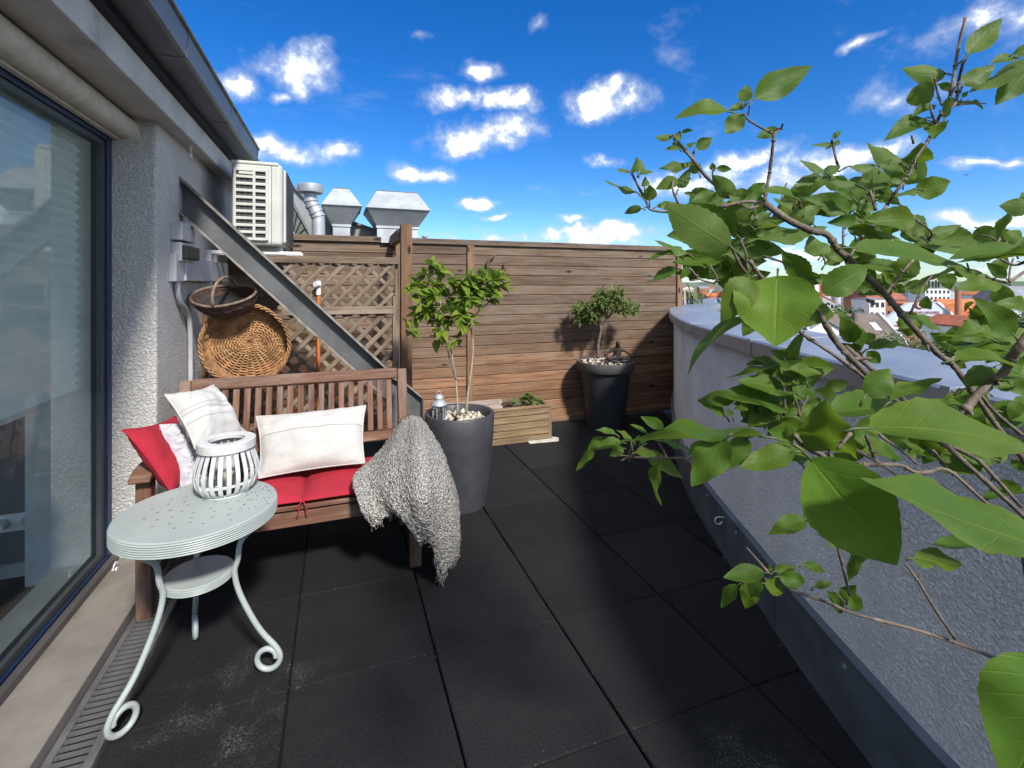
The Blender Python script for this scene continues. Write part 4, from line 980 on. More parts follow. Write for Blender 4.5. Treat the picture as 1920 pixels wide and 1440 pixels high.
tuft = [(812,498,0),(800,515,.03),(822,508,-.05),(783,540,.05),(772,552,-.1),(790,560,.02),(808,535,-.08),(825,540,.03),(840,530,-.05),(865,530,-.06),(872,540,0),(803,575,-.06),(790,590,0),(815,600,.03),(832,590,-.06),(768,620,-.12),(780,535,-.05),(840,560,.04),(850,580,-.03),(865,590,-.08),(870,605,-.06),(828,618,-.06),(822,635,-.05),(885,575,.03),(895,560,.05),(905,548,.02),(918,535,.06),(930,525,.05),(938,540,.08),(920,560,0),(900,530,0),(890,545,-.03),(912,520,.03),(862,636,-.08),(845,600,0),(795,548,.1),(820,555,-.1),(878,560,-.05),(880,520,-.03)]
sbag, scnt = [], [290]
for px, py, dd in tuft:
    c = T(px, py, dd); whorl(sp_, c, V((rl.gauss(0, .5), rl.gauss(0, .5)-.4, .6)), 11 if py < 612 else 6, .09, .05, lmS, .7, 1.0, bag=sbag, cnt=scnt)
joinm('foliage', sbag, M_['leaft'], sp_)
# bonsai-like tree in the tall pot
lmB = [leafmesh('bonsai_leaf', .078, .032, b, .2, 5, 1) for b in (.3, .8, 1.2)]
for m in lmB: m.materials.append(M_['leafbon'])
bo = thing('bonsai_tree', 'small flat topped tree with narrow drooping leaves in the tall planter', 'tree', (qc.x, qc.y, qz))
QD = qd
def T2(px, py, dd=0): return P(px, py, QD+dd)
mb = MB()
for pts, r in (([(1121,672,-.02),(1121,652,-.02),(1124,632,-.02),(1127,618,-.02),(1124,608,-.02)], .017), ([(1126,617,-.02),(1136,603,0),(1148,585,.03),(1160,570,.05),(1172,560,.06)], .011), ([(1124,608,-.02),(1112,598,-.05),(1098,590,-.06),(1088,580,-.05)], .009), ([(1136,603,0),(1140,580,-.08),(1135,560,-.1)], .007), ([(1123,645,-.02),(1129,642,-.05)], .006), ([(1148,585,.03),(1170,585,.0),(1188,580,-.02)], .006)):
    q = cr([T2(*p) for p in pts], 4); mb.tube(q, [r*(1-.4*i/(len(q)-1)) for i in range(len(q))], 8)
part('trunk', mb, M_['bark'], bo, smooth=True)
nt_ = 0
bbag = []
for k in range(120):
    a = rl.uniform(0, 6.283); rr_ = math.sqrt(rl.random())
    px = 1134+62*rr_*math.cos(a); py = 574+(24*rr_*math.sin(a)); 
    if px < 1110: py += 12
    if px > 1170: py += 3
    py -= 14*max(0, 1-abs(px-1145)/40)
    dd = rl.uniform(-.22, .16)*(1-.5*rr_)
    whorl(bo, T2(px, py, dd), V((rl.gauss(0, .5), rl.gauss(0, .5)-.3, .7)), 9, .06, .024, lmB, .8, bag=bbag)

joinm('crown', bbag, M_['leafbon'], bo)
# little sitting figure on the tall pot
sg = T2(1158, 655, -.05)
def blobs(name, segs, mat, parent):     # one continuous skinned body
    me = bpy.data.meshes.new(name); vs, es, rad, idx = [], [], [], {}
    def vi(p):
        k = tuple(round(x, 4) for x in p)
        if k not in idx: idx[k] = len(vs); vs.append(p); rad.append(.01)
        return idx[k]
    for chain in segs:
        prev = None
        for x, y, z, r in chain:
            i = vi((x, y, z)); rad[i] = r
            if prev is not None: es.append((prev, i))
            prev = i
    me.from_pydata(vs, es, []); o = put(name, me, mat, parent); 
    sk_ = o.modifiers.new('skin', 'SKIN'); ss = o.modifiers.new('sub', 'SUBSURF'); ss.levels = ss.render_levels = 2
    for i, sv in enumerate(me.skin_vertices[0].data): sv.radius = (rad[i], rad[i]); sv.use_root = i == 0
    sk_.use_smooth_shade = True
    return o
figx = V((CT, -ST, 0)); figy = V((ST, CT, 0)); fz = V((0, 0, 1))
zs = qz-.005; fc_ = V((sg.x, sg.y, 0)); 
def G(a, b, c): q = fc_+figx*a+figy*b+fz*(zs+c); return (q.x, q.y, q.z)
fg = thing('seated_figurine', 'small dark bronze figurine sitting cross-legged on the tall planter rim', 'statuette', (fc_.x, fc_.y, zs))
segs = [[G(0, .02, .035)+(.034,), G(0, .015, .085)+(.034,), G(0, .0, .125)+(.036,), G(0, -.01, .150)+(.016,), G(0, -.02, .180)+(.026,), G(0, -.018, .206)+(.019,)],
        [G(0, .0, .125)+(.036,), G(-.05, 0, .120)+(.017,), G(-.098, -.01, .085)+(.013,), G(-.125, -.04, .062)+(.012,), G(-.128, -.05, .088)+(.011,)],
        [G(0, .0, .125)+(.036,), G(.05, 0, .120)+(.017,), G(.10, -.01, .09)+(.013,), G(.132, -.04, .058)+(.012,), G(.125, -.055, .045)+(.012,)],
        [G(0, .02, .035)+(.034,), G(-.055, -.02, .036)+(.023,), G(-.115, -.05, .040)+(.018,), G(-.06, -.085, .018)+(.014,), G(.0, -.095, .014)+(.012,)],
        [G(0, .02, .035)+(.034,), G(.055, -.02, .036)+(.023,), G(.115, -.05, .036)+(.018,), G(.065, -.10, .022)+(.014,), G(.01, -.105, .030)+(.012,)]]
blobs('body', segs, M_['statue'], fg)
mb = MB()
for a, b, c, r in ((0, -.046, .178, .007), (-.010, -.042, .186, .004), (.010, -.042, .186, .004), (0, -.042, .166, .008)):
    q = V(G(a, b, c)); mb.lathe([(r*math.cos(t), r*math.sin(t)) for t in (-1.5, -.8, 0, .8, 1.5)], 8, q)
part('face', mb, M_['statue'], fg, smooth=True)

# small metal lantern on the round planter
ml = T(823, 773, -.06); ml.z = pz-.05
lm = thing('metal_lantern', 'small grey metal tea light lantern standing on the planter pebbles', 'lantern', ml)
hL = (773-714)/FPX*(PD-.06); sL = hL/.19
def LP(pr): return [(a*sL, b*sL) for a, b in pr]
mb = MB(); mb.lathe(LP([(.001, 0), (.044, 0), (.050, .006), (.050, .012), (.042, .016), (.040, .022), (.001, .022)]), 24, ml); part('base', mb, M_['galv'], lm, auto=40)
mb = MB(); mb.lathe(LP([(.035, .022), (.035, .105)]), 6, ml); part('glass', mb, M_['jar'], lm)
for k in range(6):
    a = k*math.pi/3; p = ml+V((math.cos(a), math.sin(a), 0))*.037*sL; mb = MB(); mb.tube([p+V((0, 0, .02*sL)), p+V((0, 0, .108*sL))], .0028*sL, 6); part('corner_bar', mb, M_['galv'], lm)
mb = MB(); mb.lathe(LP([(.046, .104), (.049, .108), (.047, .116), (.036, .128), (.026, .136), (.025, .142), (.029, .146), (.028, .156), (.018, .166), (.006, .170), (.001, .171)]), 24, ml); part('roof', mb, M_['galv'], lm, auto=40)
mb = MB(); mb.tube([ml+V((.012*sL*math.cos(a), 0, (.178+.011*math.sin(a))*sL)) for a in [k*.5236 for k in range(12)]], .0018*sL, 6, closed=True); part('ring', mb, M_['galv'], lm, smooth=True)
mb = MB(); mb.tube([ml+V((0, 0, .023*sL)), ml+V((0, 0, .06*sL))], .018*sL, 14); part('candle', mb, bpy.data.materials['candle_wax'], lm, auto=40)

# ------------------------------------------------------------------ wooden planter box
c1 = fl(1033, 824); bx1, by0 = c1.x, c1.y; bx0, by1 = bx1-.95, min(by0+.42, YF-.06)
hb = (824-762)/FPX*(c1.x*ST+c1.y*CT)
pb = thing('wooden_planter_box', 'low wooden slatted planter box in front of the fence', 'planter box', ((bx0+bx1)/2, by0, 0))
n4 = 5; sh = hb/n4
for k in range(n4):
    z = sh*(k+.5)
    board('slat', (bx0, by0, z), (bx1-.028, by0, z), (0, 0, 1), .018, sh-.006, M_['box'], pb, .003)
    board('slat', (bx1, by0+.012, z), (bx1, by1, z), (0, 0, 1), .018, sh-.006, M_['box'], pb, .003)
    board('slat', (bx0, by0+.012, z), (bx0, by1, z), (0, 0, 1), .018, sh-.006, M_['box'], pb, .003)
    board('slat', (bx0, by1, z), (bx1, by1, z), (0, 0, 1), .018, sh-.006, M_['box'], pb, .003)
for x in (bx0+.01, bx1-.012): board('corner_post', (x, by0+.003, 0), (x, by0+.003, hb), (1, 0, 0), .03, .032, M_['box'], pb)
board('rim_board', (bx0, by0+.006, hb+.009), (bx1+.005, by0+.006, hb+.009), (0, 1, 0), .018, .045, M_['box'], pb)
board('rim_board', (bx1-.015, by0+.03, hb+.009), (bx1-.015, by1, hb+.009), (1, 0, 0), .018, .045, M_['box'], pb)
part('soil', MB().bb((bx0+.01, by0+.01, .02), (bx1-.01, by1-.01, hb-.03)), M_['soil'], pb)
# old boards lying across the box, and the squash seedling
db = thing('old_board', 'split silver grey board lying across the wooden planter box', 'board', (bx0+.3, by0+.15, hb+.02))
for k, (y, dx, wd_) in enumerate(((.04, .0, .07), (.12, .03, .075), (.21, -.02, .085))):
    mb = MB(); rz = random.Random(k+40); xa, xb = bx0-.05+dx, onY(938, 770, by0+y).x+rz.uniform(-.05, .05); pr = []
    n_ = 14
    for i in range(n_+1): pr.append((xa+(xb-xa)*i/n_+(rz.uniform(-.015, .015) if i in (0, n_) else 0), by0+y-wd_/2+rz.uniform(-.004, .004), hb+.019+k*.001))
    for i in range(n_, -1, -1): pr.append((xa+(xb-xa)*i/n_+(rz.uniform(-.02, .02) if i in (0, n_) else 0), by0+y+wd_/2+rz.uniform(-.004, .004), hb+.019+k*.001))
    mb.prism(pr, (0, 0, .022)); part('plank', mb, M_['drift'], db, bev=.003)
sv = thing('seedling', 'low green seedling in the wooden planter box', 'plant', (bx1-.2, by0+.15, hb-.03))
lmQ = [leafmesh('seedling_leaf', .09, .08, b, .15, 6, 2, wave=.3, seed=i) for i, b in enumerate((.5, .9, 1.3))]
for m in lmQ: m.materials.append(M_['leafbon'])
for px, py in ((962,757),(975,752),(985,749),(996,750),(1003,757),(980,760),(990,744)):
    c = onY(px, py, by0+.16); whorl(sv, c, V((rl.gauss(0, .3), -.4, .8)), 4, .08, .07, lmQ, .5)
mb = MB()
for px, py in ((985, 742), (991, 745), (950, 735)):
    c = onY(px, py, by0+.16); mb.tube([V((c.x+.01, c.y, hb-.03)), (V((c.x, c.y, hb-.03))+c)/2+V((.015, 0, 0)), c], .003, 5)
part('stem', mb, M_['bark'], sv, smooth=True)
pv = thing('paving_slab', 'small pale paving slab under the corner of the planter box', 'paving slab', (bx1, by0, 0))
mb = MB(); a = fl(1022, 829); b = fl(1052, 826); mb.prism([(a.x-.15, a.y-.005, .001), (b.x-.03, b.y-.02, .001), (b.x, b.y+.05, .001), (b.x-.04, b.y+.10, .001), (a.x-.15, a.y+.1, .001)], (0, 0, .012)); part('slab', mb, m_plain('pale_stone', (.45, .43, .38), .85, 0, .2, 25, .4, 60), pv, bev=.003)

# driftwood horn on the fence
hn = thing('driftwood_ornament', 'curved dark driftwood ornament hung on the fence above the sapling', 'ornament', (1.2, YF-.06, 1.6))
for pts in ([(928,479),(918,486),(914,498),(917,510),(926,515),(938,521)], [(946,492),(946,503),(942,510),(936,517),(932,528)], [(925,512),(934,505),(938,512)]):
    mb = MB(); q = cr([onY(a, b, YF-.05) for a, b in pts], 5); m = len(q)
    mb.tube(q, [.016*(.35+.65*math.sin(math.pi*min(1, .15+.8*i/(m-1)))) for i in range(m)], 9); part('branch', mb, M_['willowd'], hn, smooth=True)

# ------------------------------------------------------------------ baskets on the trellis
YK = 3.40
kc = onY(468, 642, YK); kr = (551-385)/2/FPX*((kc.x*ST)+(kc.y*CT))*.885
kb = thing('round_basket', 'large round golden willow basket hung on the trellis below the steel beam', 'basket', kc)
KM = Matrix.Translation(kc) @ Matrix.Rotation(R(-6), 4, 'Z') @ Matrix.Rotation(R(94), 4, 'X') @ Matrix.Rotation(R(20), 4, 'Z')
hK = .085
M_['willowl'] = m_plain('pale_willow', (.42, .25, .12), .6, 0, .25, 20, .2, 90, objvar=.3)
# stakes radiating over the base and up the wall
for k in range(28):
    a = 2*math.pi*k/28; e = V((math.cos(a), math.sin(a), 0)); mb = MB()
    pts = [e*.02]+[e*kr*.92*t+V((0, 0, .004*math.sin(t*40+k))) for t in (.2, .4, .6, .8, 1)]+[e*kr*.97+V((0, 0, hK*.5)), e*kr+V((0, 0, hK))]
    mb.tube([KM @ p for p in cr(pts, 3)], .0046, 5); part('stake', mb, M_['willowl'], kb, smooth=True)
for j in range(26):                       # woven rounds on the base
    r_ = kr*(.07+.86*j/25); mb = MB(); n_ = 84
    mb.tube([KM @ V((r_*math.cos(2*math.pi*i/n_), r_*math.sin(2*math.pi*i/n_), .0062*math.sin(14*2*math.pi*i/n_+j*math.pi)+.002*math.sin(i*.7+j))) for i in range(n_)], .0041+.0008*(j % 3), 5, closed=True)
    part('base_weaver', mb, M_['willow'], kb, smooth=True)
for j in range(13):                       # wall rounds
    mb = MB(); n_ = 84; zz_ = .006+hK*j/13; r_ = kr*(.935+.06*j/12)
    mb.tube([KM @ V(((r_+.006*math.sin(14*2*math.pi*i/n_+j*math.pi))*math.cos(2*math.pi*i/n_), (r_+.006*math.sin(14*2*math.pi*i/n_+j*math.pi))*math.sin(2*math.pi*i/n_), zz_)) for i in range(n_)], .0037, 4, closed=True)
    part('wall_weaver', mb, M_['willow'], kb, smooth=True)
for s in range(3):                        # plaited rim
    mb = MB(); n_ = 120
    mb.tube([KM @ V(((kr*1.005+.009*math.cos(16*2*math.pi*i/n_+s*2.1))*math.cos(2*math.pi*i/n_), (kr*1.005+.009*math.cos(16*2*math.pi*i/n_+s*2.1))*math.sin(2*math.pi*i/n_), hK+.008*math.sin(16*2*math.pi*i/n_+s*2.1))) for i in range(n_)], .0052, 5, closed=True)
    part('rim_plait', mb, M_['willow'], kb, smooth=True)
# backing disc of fine weave keeps the base closed
mb = MB(); mb.lathe([(.001, -.004), (kr*.93, -.004), (kr*.96, hK)], 48); me = mb.mesh('base_lining', True); fixn(me); put('base_lining', me, m_plain('fine_weave', (.20, .105, .045), .8, 0, .5, 60, .6, 120), kb, KM)
# dark basket with a handle
dc = onY(420, 556, 3.30)
dk = thing('dark_basket', 'dark brown willow basket with a hoop handle above the round one', 'basket', dc)
DM = Matrix.Translation(dc) @ Matrix.Rotation(R(-22), 4, 'Z') @ Matrix.Rotation(R(30), 4, 'X')
ra, rb, hD = .185, .12, .12
rd = random.Random(31)
for j in range(19):
    mb = MB(); n_ = 60; t = j/18; s_ = .45+.55*math.sin(t*math.pi/2)**.8
    mb.tube([DM @ V((ra*s_*math.cos(2*math.pi*i/n_)+.004*math.sin(9*2*math.pi*i/n_+j*math.pi)+rd.gauss(0, .0012), rb*s_*math.sin(2*math.pi*i/n_)+.004*math.sin(9*2*math.pi*i/n_+j*math.pi), -hD*(1-t)+.012*abs(math.cos(2*math.pi*i/n_))*t)) for i in range(n_)], rd.uniform(.0036, .0052), 5, closed=True)
    part('weaver', mb, M_['willowd'], dk, smooth=True)
mb = MB(); n_ = 60
mb.tube([DM @ V((ra*1.03*math.cos(2*math.pi*i/n_), rb*1.03*math.sin(2*math.pi*i/n_), .012*abs(math.cos(2*math.pi*i/n_))+.004)) for i in range(n_)], .0085, 7, closed=True); part('rim', mb, m_plain('basket_rim', (.17, .12, .085), .7, 0, .4, 25), dk, smooth=True)
mb = MB(); mb.tube([DM @ V((.01+.0*a, rb*1.03*math.cos(a), .11*math.sin(a)+.004)) for a in [math.pi*k/14 for k in range(15)]], .009, 7); part('handle', mb, bpy.data.materials['basket_rim'], dk, smooth=True)
mb = MB(); mb.lathe([(.001, -hD-.002), (.5, -hD), (.95, -.03), (.99, 0)], 28); me = mb.mesh('lining', True); fixn(me); put('lining', me, M_['dark'], dk, DM @ Matrix.Diagonal((ra, rb, 1, 1)))

# water pipe with tap behind the trellis
wp = thing('water_pipe', 'orange water pipe with a white plastic tap head on the trellis', 'pipe', (onY(597, 600, YT-.03).x, YT-.03, .4))
x_ = wp.location.x
mb = MB(); mb.tube([(x_, YT-.03, .4), (x_, YT-.03, onY(597, 552, YT-.03).z)], .0125, 10); part('riser', mb, M_['orange'], wp, auto=40)
zq = onY(597, 545, YT-.03).z
mb = MB(); mb.tube([(x_, YT-.03, zq-.03), (x_, YT-.03, zq+.07)], .017, 12); part('valve', mb, M_['white'], wp, auto=40)
mb = MB(); mb.tube([(x_+.005, YT-.045, zq+.045), (x_-.02, YT-.075, zq+.045)], .019, 14); part('knob', mb, M_['white'], wp, auto=40)
# ================================================================== beyond the fence
def Pz(px, d, z): p = P(px, 535, d); return V((p.x, p.y, z))
GZ = -17.0
gm = m_plain('town_ground', (.10, .105, .08), .95, 0, .4, .02)
mb = MB(); mb.lathe([(.5, 0), (60, 0), (400, 0), (2500, 0), (9000, 0)], 48, (0, 0, GZ)); struct('ground', mb, gm)
# neighbouring roof with vents
YN = 6.6
nh = thing('neighbour_roof', 'grey sheet metal roof and gable of the neighbouring penthouse behind the fence', 'roof', (-.5, YN, 1))
def NQ(px, py, Y=YN): return onY(px, py, Y)
mgr = m_plain('aged_sheet_metal', (.27, .29, .29), .55, .4, .2, 1.5, .1, 20)
mb = MB(); mb.prism([NQ(520, 335), NQ(546, 347), NQ(578, 380), NQ(612, 402), NQ(712, 437), NQ(712, 520), NQ(520, 520)], (0, .25, 0)); part('gable', mb, mgr, nh)
mb = MB(); mb.prism([NQ(518, 331), NQ(546, 343), NQ(578, 376), NQ(612, 398), NQ(713, 433), NQ(713, 437.5), NQ(612, 402.5), NQ(578, 381), NQ(546, 348), NQ(518, 336)], (0, -.05, 0)); part('verge_cap', mb, M_['zinc'], nh)
for px in (573, 608, 617, 674): a = NQ(px, 470, YN-.012); mb = MB(); mb.bb((a.x-.012, YN-.016, a.z-.2), (a.x+.012, YN-.002, NQ(px, 405+(px-573)*.22).z-.02)); part('standing_seam', mb, mgr, nh)
# slanting slate eave strip nearer the fence
a0, a1, b0, b1 = onY(544, 372, 5.6), onY(585, 450, 5.6), onY(544, 425, 5.6), onY(562, 450, 5.6)
mb = MB(); mb.prism([a0, onY(548, 372, 5.6), onY(588, 450, 5.6), a1], (0, .1, 0)); part('eave_edge', mb, M_['zinc'], nh)
mb = MB(); mb.prism([a0+V((0, .03, -.015)), a1+V((0, .03, -.0)), b1+V((0, .03, 0)), b0+V((0, .03, 0))], (0, .05, 0)); part('eave_soffit', mb, m_plain('slate_green', (.10, .125, .115), .7, 0, .3, 8), nh)
for k in range(5):
    t = .12+k*.19; p, q = a0.lerp(a1, t), b0.lerp(b1, t); mb = MB(); mb.tube([p+V((0, .026, -.01)), q+V((0, .026, 0))], .008, 5); part('slate_joint', mb, M_['dark'], nh)
YV = 6.2
def hood(label, top, wide, neck, bot):
    h = thing('vent_hood', label, 'vent hood', onY((neck[0]+neck[1])/2, bot, YV), 'twin ventilation hoods')
    def pt_(px, py): return onY(px, py, YV)
    t0, t1, w0, w1, n0, n1 = pt_(top[0], top[2]), pt_(top[1], top[2]), pt_(wide[0], wide[2]), pt_(wide[1], wide[2]), pt_(neck[0], neck[2]), pt_(neck[1], neck[2])
    dw = (n1.x-n0.x)*.5; cx_ = (n0.x+n1.x)/2
    def fr(x0, x1, z, dy): return [V((x0, YV+.35-dy, z)), V((x1, YV+.35-dy, z)), V((x1, YV+.35+dy, z)), V((x0, YV+.35+dy, z))]
    dpt = .30; dn = .2
    zt_, zw, zn = (t0.z+t1.z)/2, (w0.z+w1.z)/2, (n0.z+n1.z)/2
    rings = [fr(n0.x, n1.x, .9, dn), fr(n0.x, n1.x, zn, dn), fr(w0.x, w1.x, zw, .36), fr(t0.x, t1.x, zt_, .12)]
    def fx(a, b, nm, mat):
        mb = MB(); mb.add(a+b, [(0, 1, 5, 4), (1, 2, 6, 5), (2, 3, 7, 6), (3, 0, 4, 7)]); part(nm, mb, mat, h)
    fx(rings[0], rings[1], 'duct', M_['galv']); fx(rings[1], rings[2], 'lower_skirt', M_['galv']); fx(rings[2], rings[3], 'upper_skirt', M_['galv'])
    r2 = [p+V((0, 0, .012)) for p in rings[3]]; mb = MB(); mb.add(rings[3]+r2, [(0, 1, 5, 4), (1, 2, 6, 5), (2, 3, 7, 6), (3, 0, 4, 7), (4, 5, 6, 7)]); part('cap_plate', mb, M_['steel'], h)
    def flr(px0, px1, z, dy, nm):
        mb = MB(); ring = fr(px0-.012, px1+.012, z-.014, dy+.012); mb.prism(ring, (0, 0, .028)); part(nm, mb, M_['galv'], h)
    flr(n0.x, n1.x, zn, dn, 'neck_flange')
    mb = MB(); q = fr(w0.x-.006, w1.x+.006, zw-.006, .366); mb.prism(q, (0, 0, .012)); part('edge_seam', mb, M_['galv'], h)
YV = 6.0
hood('narrow galvanised ventilation hood beside the bent flue pipe', (625, 655, 347), (603, 678, 384), (624, 657, 420), 450)
hood('wide galvanised ventilation hood behind the timber post', (709, 788, 354), (687, 807, 391), (709, 787, 424), 450)
fp = thing('flue_pipe', 'bent galvanised flue pipe with a flat round cap', 'flue pipe', onY(597, 450, 5.9))
q = cr([onY(a, b, 5.9) for a, b in ((597, 470), (597, 420), (596, 405), (588, 390), (583, 378), (582, 368), (582, 360))], 6)
mb = MB(); mb.tube(q, [.072]*8+[.070]*(len(q)-8), 18); part('pipe', mb, M_['galv'], fp, auto=50)
for a, b in ((583, 377), (586, 386), (593, 397), (596, 404)):
    c = onY(a, b, 5.9); i = min(range(len(q)), key=lambda k: (q[k]-c).length); t = (q[min(i+1, len(q)-1)]-q[max(i-1, 0)]).normalized()
    mb = MB(); mb.tube([q[i]-t*.012, q[i]+t*.012], .080, 18); part('collar', mb, M_['galv'], fp, auto=40)
c = onY(582, 356, 5.9); mb = MB(); mb.lathe([(.09, -.04), (.135, -.035), (.14, 0), (.135, .055), (.12, .062), (.001, .066)], 28, c, True); part('cap', mb, M_['galv'], fp, auto=40)
sv_ = onY(796, 450, 6.0); mb = MB(); mb.tube([sv_+V((0, 0, -.3)), sv_+V((0, 0, .03))], .022, 10); mb.lathe([(.001, .03), (.036, .03), (.036, .05), (.001, .055)], 12, sv_)
tag(part('vent_stub', mb, mgr, auto=40), 'tiny vent stub peeping over the fence beside the wide hood', 'vent')

# glazed roof light behind the parapet, a spiky plant in front of the view
gl = thing('roof_light', 'sloping glazed roof light with dark bars beyond the parapet', 'roof light', P(1430, 600, 5.2))
c00, c10, c11, c01 = P(1372, 604, 5.0), P(1520, 625, 4.6), P(1510, 562, 6.0), P(1340, 563, 6.6)
mb = MB(); mb.add([c00, c10, c11, c01], [(0, 1, 2, 3)]); part('pane', mb, m_plain('milky_glass', (.50, .53, .56), .25, 0, .1, 2), gl)
for k in range(6):
    t = .04+k*.18; mb = MB(); mb.tube([c00.lerp(c10, t)+V((0, 0, .012)), c01.lerp(c11, t)+V((0, 0, .012))], .014, 6); part('glazing_bar', mb, M_['blackmetal'], gl)
mb = MB(); mb.prism([P(1278, 568, 7.2), P(1420, 561, 7.2), P(1420, 575, 7.2), P(1278, 580, 7.2)], (.3, .9, 0)); part('ridge_sheet', mb, M_['coping'], gl)
yp = thing('spiky_plant', 'green feathery spiky plant behind the fence end', 'plant', P(1302, 575, 6.2))
mb = MB(); ry = random.Random(8); cpl = P(1302, 572, 6.2)
for k in range(70):
    a = ry.uniform(0, 6.28); e = ry.uniform(.25, 1.3); l = ry.uniform(.15, .36); d = V((math.cos(a)*math.cos(e), math.sin(a)*math.cos(e), math.sin(e)))
    p1 = cpl+V((ry.gauss(0, .05), ry.gauss(0, .05), ry.uniform(-.1, .1))); mid = p1+d*l*.6; tip = p1+d*l+V((0, 0, -.05)); s = d.cross(V((0, 0, 1))).normalized()*.007
    mb.add([p1-s, p1+s, mid+s*1.2, mid-s*1.2, tip], [(0, 1, 2, 3), (3, 2, 4)])
mb.tube([cpl+V((0, 0, -.8)), cpl+V((0, 0, .05))], .025, 6)
part('leaf', mb, m_plain('agave_green', (.14, .19, .07), .6, 0, .3), yp)
rk = thing('garden_rack', 'small pale timber rack standing behind the end of the fence', 'rack', P(1279, 570, 6.0))
for px in (1274, 1283): board('leg', P(px, 590, 6.0), P(px, 545, 6.0), (1, 0, 0), .03, .03, M_['drift'], rk)
board('brace', P(1274, 575, 6.0), P(1283, 548, 6.0), (0, 1, 0), .02, .02, M_['drift'], rk)

# ------------------------------------------------------------------ the town
RM = {k: m_plain('roof_'+k, c, .85, 0, .22, .6) for k, c in dict(red=(.30, .09, .043), orange=(.46, .14, .05), brown=(.13, .10, .085), grey=(.20, .21, .23), dred=(.26, .09, .06)).items()}
WMt = {k: m_plain('wall_'+k, c, .9, 0, .08, .4) for k, c in dict(white=(.65, .65, .65), blue=(.48, .53, .60), yellow=(.54, .39, .14), brick=(.32, .135, .075), cream=(.54, .50, .42), grey=(.38, .39, .41)).items()}
wg = m_plain('window_dark', (.03, .035, .045), .3)
VU = V((0, 0, 1))
def uvw(px, d):                          # local axes for something facing the camera
    c = Pz(px, d, 0); f = V((c.x, c.y, 0)).normalized(); return c, V((f.y, -f.x, 0)), f
def house(label, px0, px1, pyb, pye, pyr, d, wall, roof, depth=9, gable=False, wins=(0, 0), turn=0.0, group=None, flat=False, zbase=None):
    """house seen between two pixel columns at distance d: eaves row pye, ridge row pyr; ridge across the view unless gable"""
    A, B = P(px0, pye, d), P(px1, pye, d); c = (A+B)/2; W = (B-A).length
    ze, zr = A.z, P(px0, pyr, d).z; zb = GZ if zbase is None else zbase
    f = V((ST, CT, 0)); r = V((CT, -ST, 0))
    if turn: Rm = Matrix.Rotation(turn, 3, 'Z'); f, r = Rm @ f, Rm @ r
    h = thing('house', label, 'building', (c.x, c.y, zb), group)
    def X(a, b, z): q = V((c.x, c.y, 0))+r*a+f*b; return V((q.x, q.y, z))
    mb = MB(); mb.prism([X(-W/2, 0, zb), X(W/2, 0, zb), X(W/2, depth, zb), X(-W/2, depth, zb)], VU*(ze-zb)); wl = part('wall', mb, WMt[wall], h)
    o_ = .25
    if flat: mb = MB(); mb.prism([X(-W/2-.1, -.1, ze+.01), X(W/2+.1, -.1, ze+.01), X(W/2+.1, depth+.1, ze+.01), X(-W/2-.1, depth+.1, ze+.01)], VU*.4); part('roof', mb, RM[roof], h)
    elif gable:
        mb = MB(); mb.prism([X(-W/2, 0, ze+.001), X(W/2, 0, ze+.001), X(0, 0, zr)], f*depth); part('gable', mb, WMt[wall], h)
        for s in (-1, 1):
            mb = MB(); mb.prism([X(s*(W/2+o_), -o_, ze-.15), X(0, -o_, zr+.05), X(0, -o_, zr+.3), X(s*(W/2+o_), -o_, ze+.12)], f*(depth+2*o_)); part('roof', mb, RM[roof], h)
    else:
        mb = MB(); mb.prism([X(-W/2-o_, -o_, ze+.002), X(-W/2-o_, depth/2, zr), X(-W/2-o_, depth+o_, ze+.002)], r*(W+2*o_)); part('roof', mb, RM[roof], h)
    nx, nz = wins
    for i in range(nx):
        for j in range(nz):
            x = -W/2+W*(i+.5)/nx; z = ze-1.6-j*3.1
            mb = MB(); mb.prism([X(x-.5, -.06, z-.75), X(x+.5, -.06, z-.75), X(x+.5, -.06, z+.75), X(x-.5, -.06, z+.75)], f*.05); w_ = part('window', mb, wg, h)
            mb = MB(); mb.prism([X(x-.6, -.12, z-.86), X(x+.6, -.12, z-.86), X(x+.6, -.12, z-.77), X(x-.6, -.12, z-.77)], f*.11); part('sill', mb, WMt['white'], w_)
    return h, X, W, ze, zr
# yellow house with a dark roof
h, X, W, ze, zr = house('yellow house with dark slate roof and two skylights', 1588, 1690, 0, 645, 592, 62, 'yellow', 'brown', 9, wins=(6, 2))
for a in (.33, .78):
    x = -W/2+W*a; mb = MB(); p0, p1 = X(x-.5, 1.9, 0), X(x+.5, 1.9, 0); tt = .45
    def RP(a_, t): q = X(a_, -.25+(4.75)*t, 0); return V((q.x, q.y, ze+(zr-ze)*t+.08))
    mb.add([RP(x-.45, .42), RP(x+.45, .42), RP(x+.45, .68), RP(x-.45, .68)], [(0, 1, 2, 3)]); part('skylight', mb, m_plain('skylight_glass', (.45, .52, .6), .15), h)
mb = MB(); q = X(-W*.02, 3.4, 0); mb.box((q.x, q.y, zr-.5), (.5, .5, 1.2)); part('roof_vent', mb, RM['brown'], h)
for s, t in ((W/2+.3, .0),):
    mb = MB(); mb.prism([X(s, -.35, ze-.1), X(s, 4.5, zr-.05), X(s, 4.5, zr+.35), X(s, -.35, ze+.3)], (X(1, 0, 0)-X(0, 0, 0))*.35); part('verge', mb, WMt['white'], h)
house('small white rendered house left of the yellow one', 1508, 1584, 0, 622, 600, 58, 'white', 'grey', 8, gable=True, wins=(3, 2))
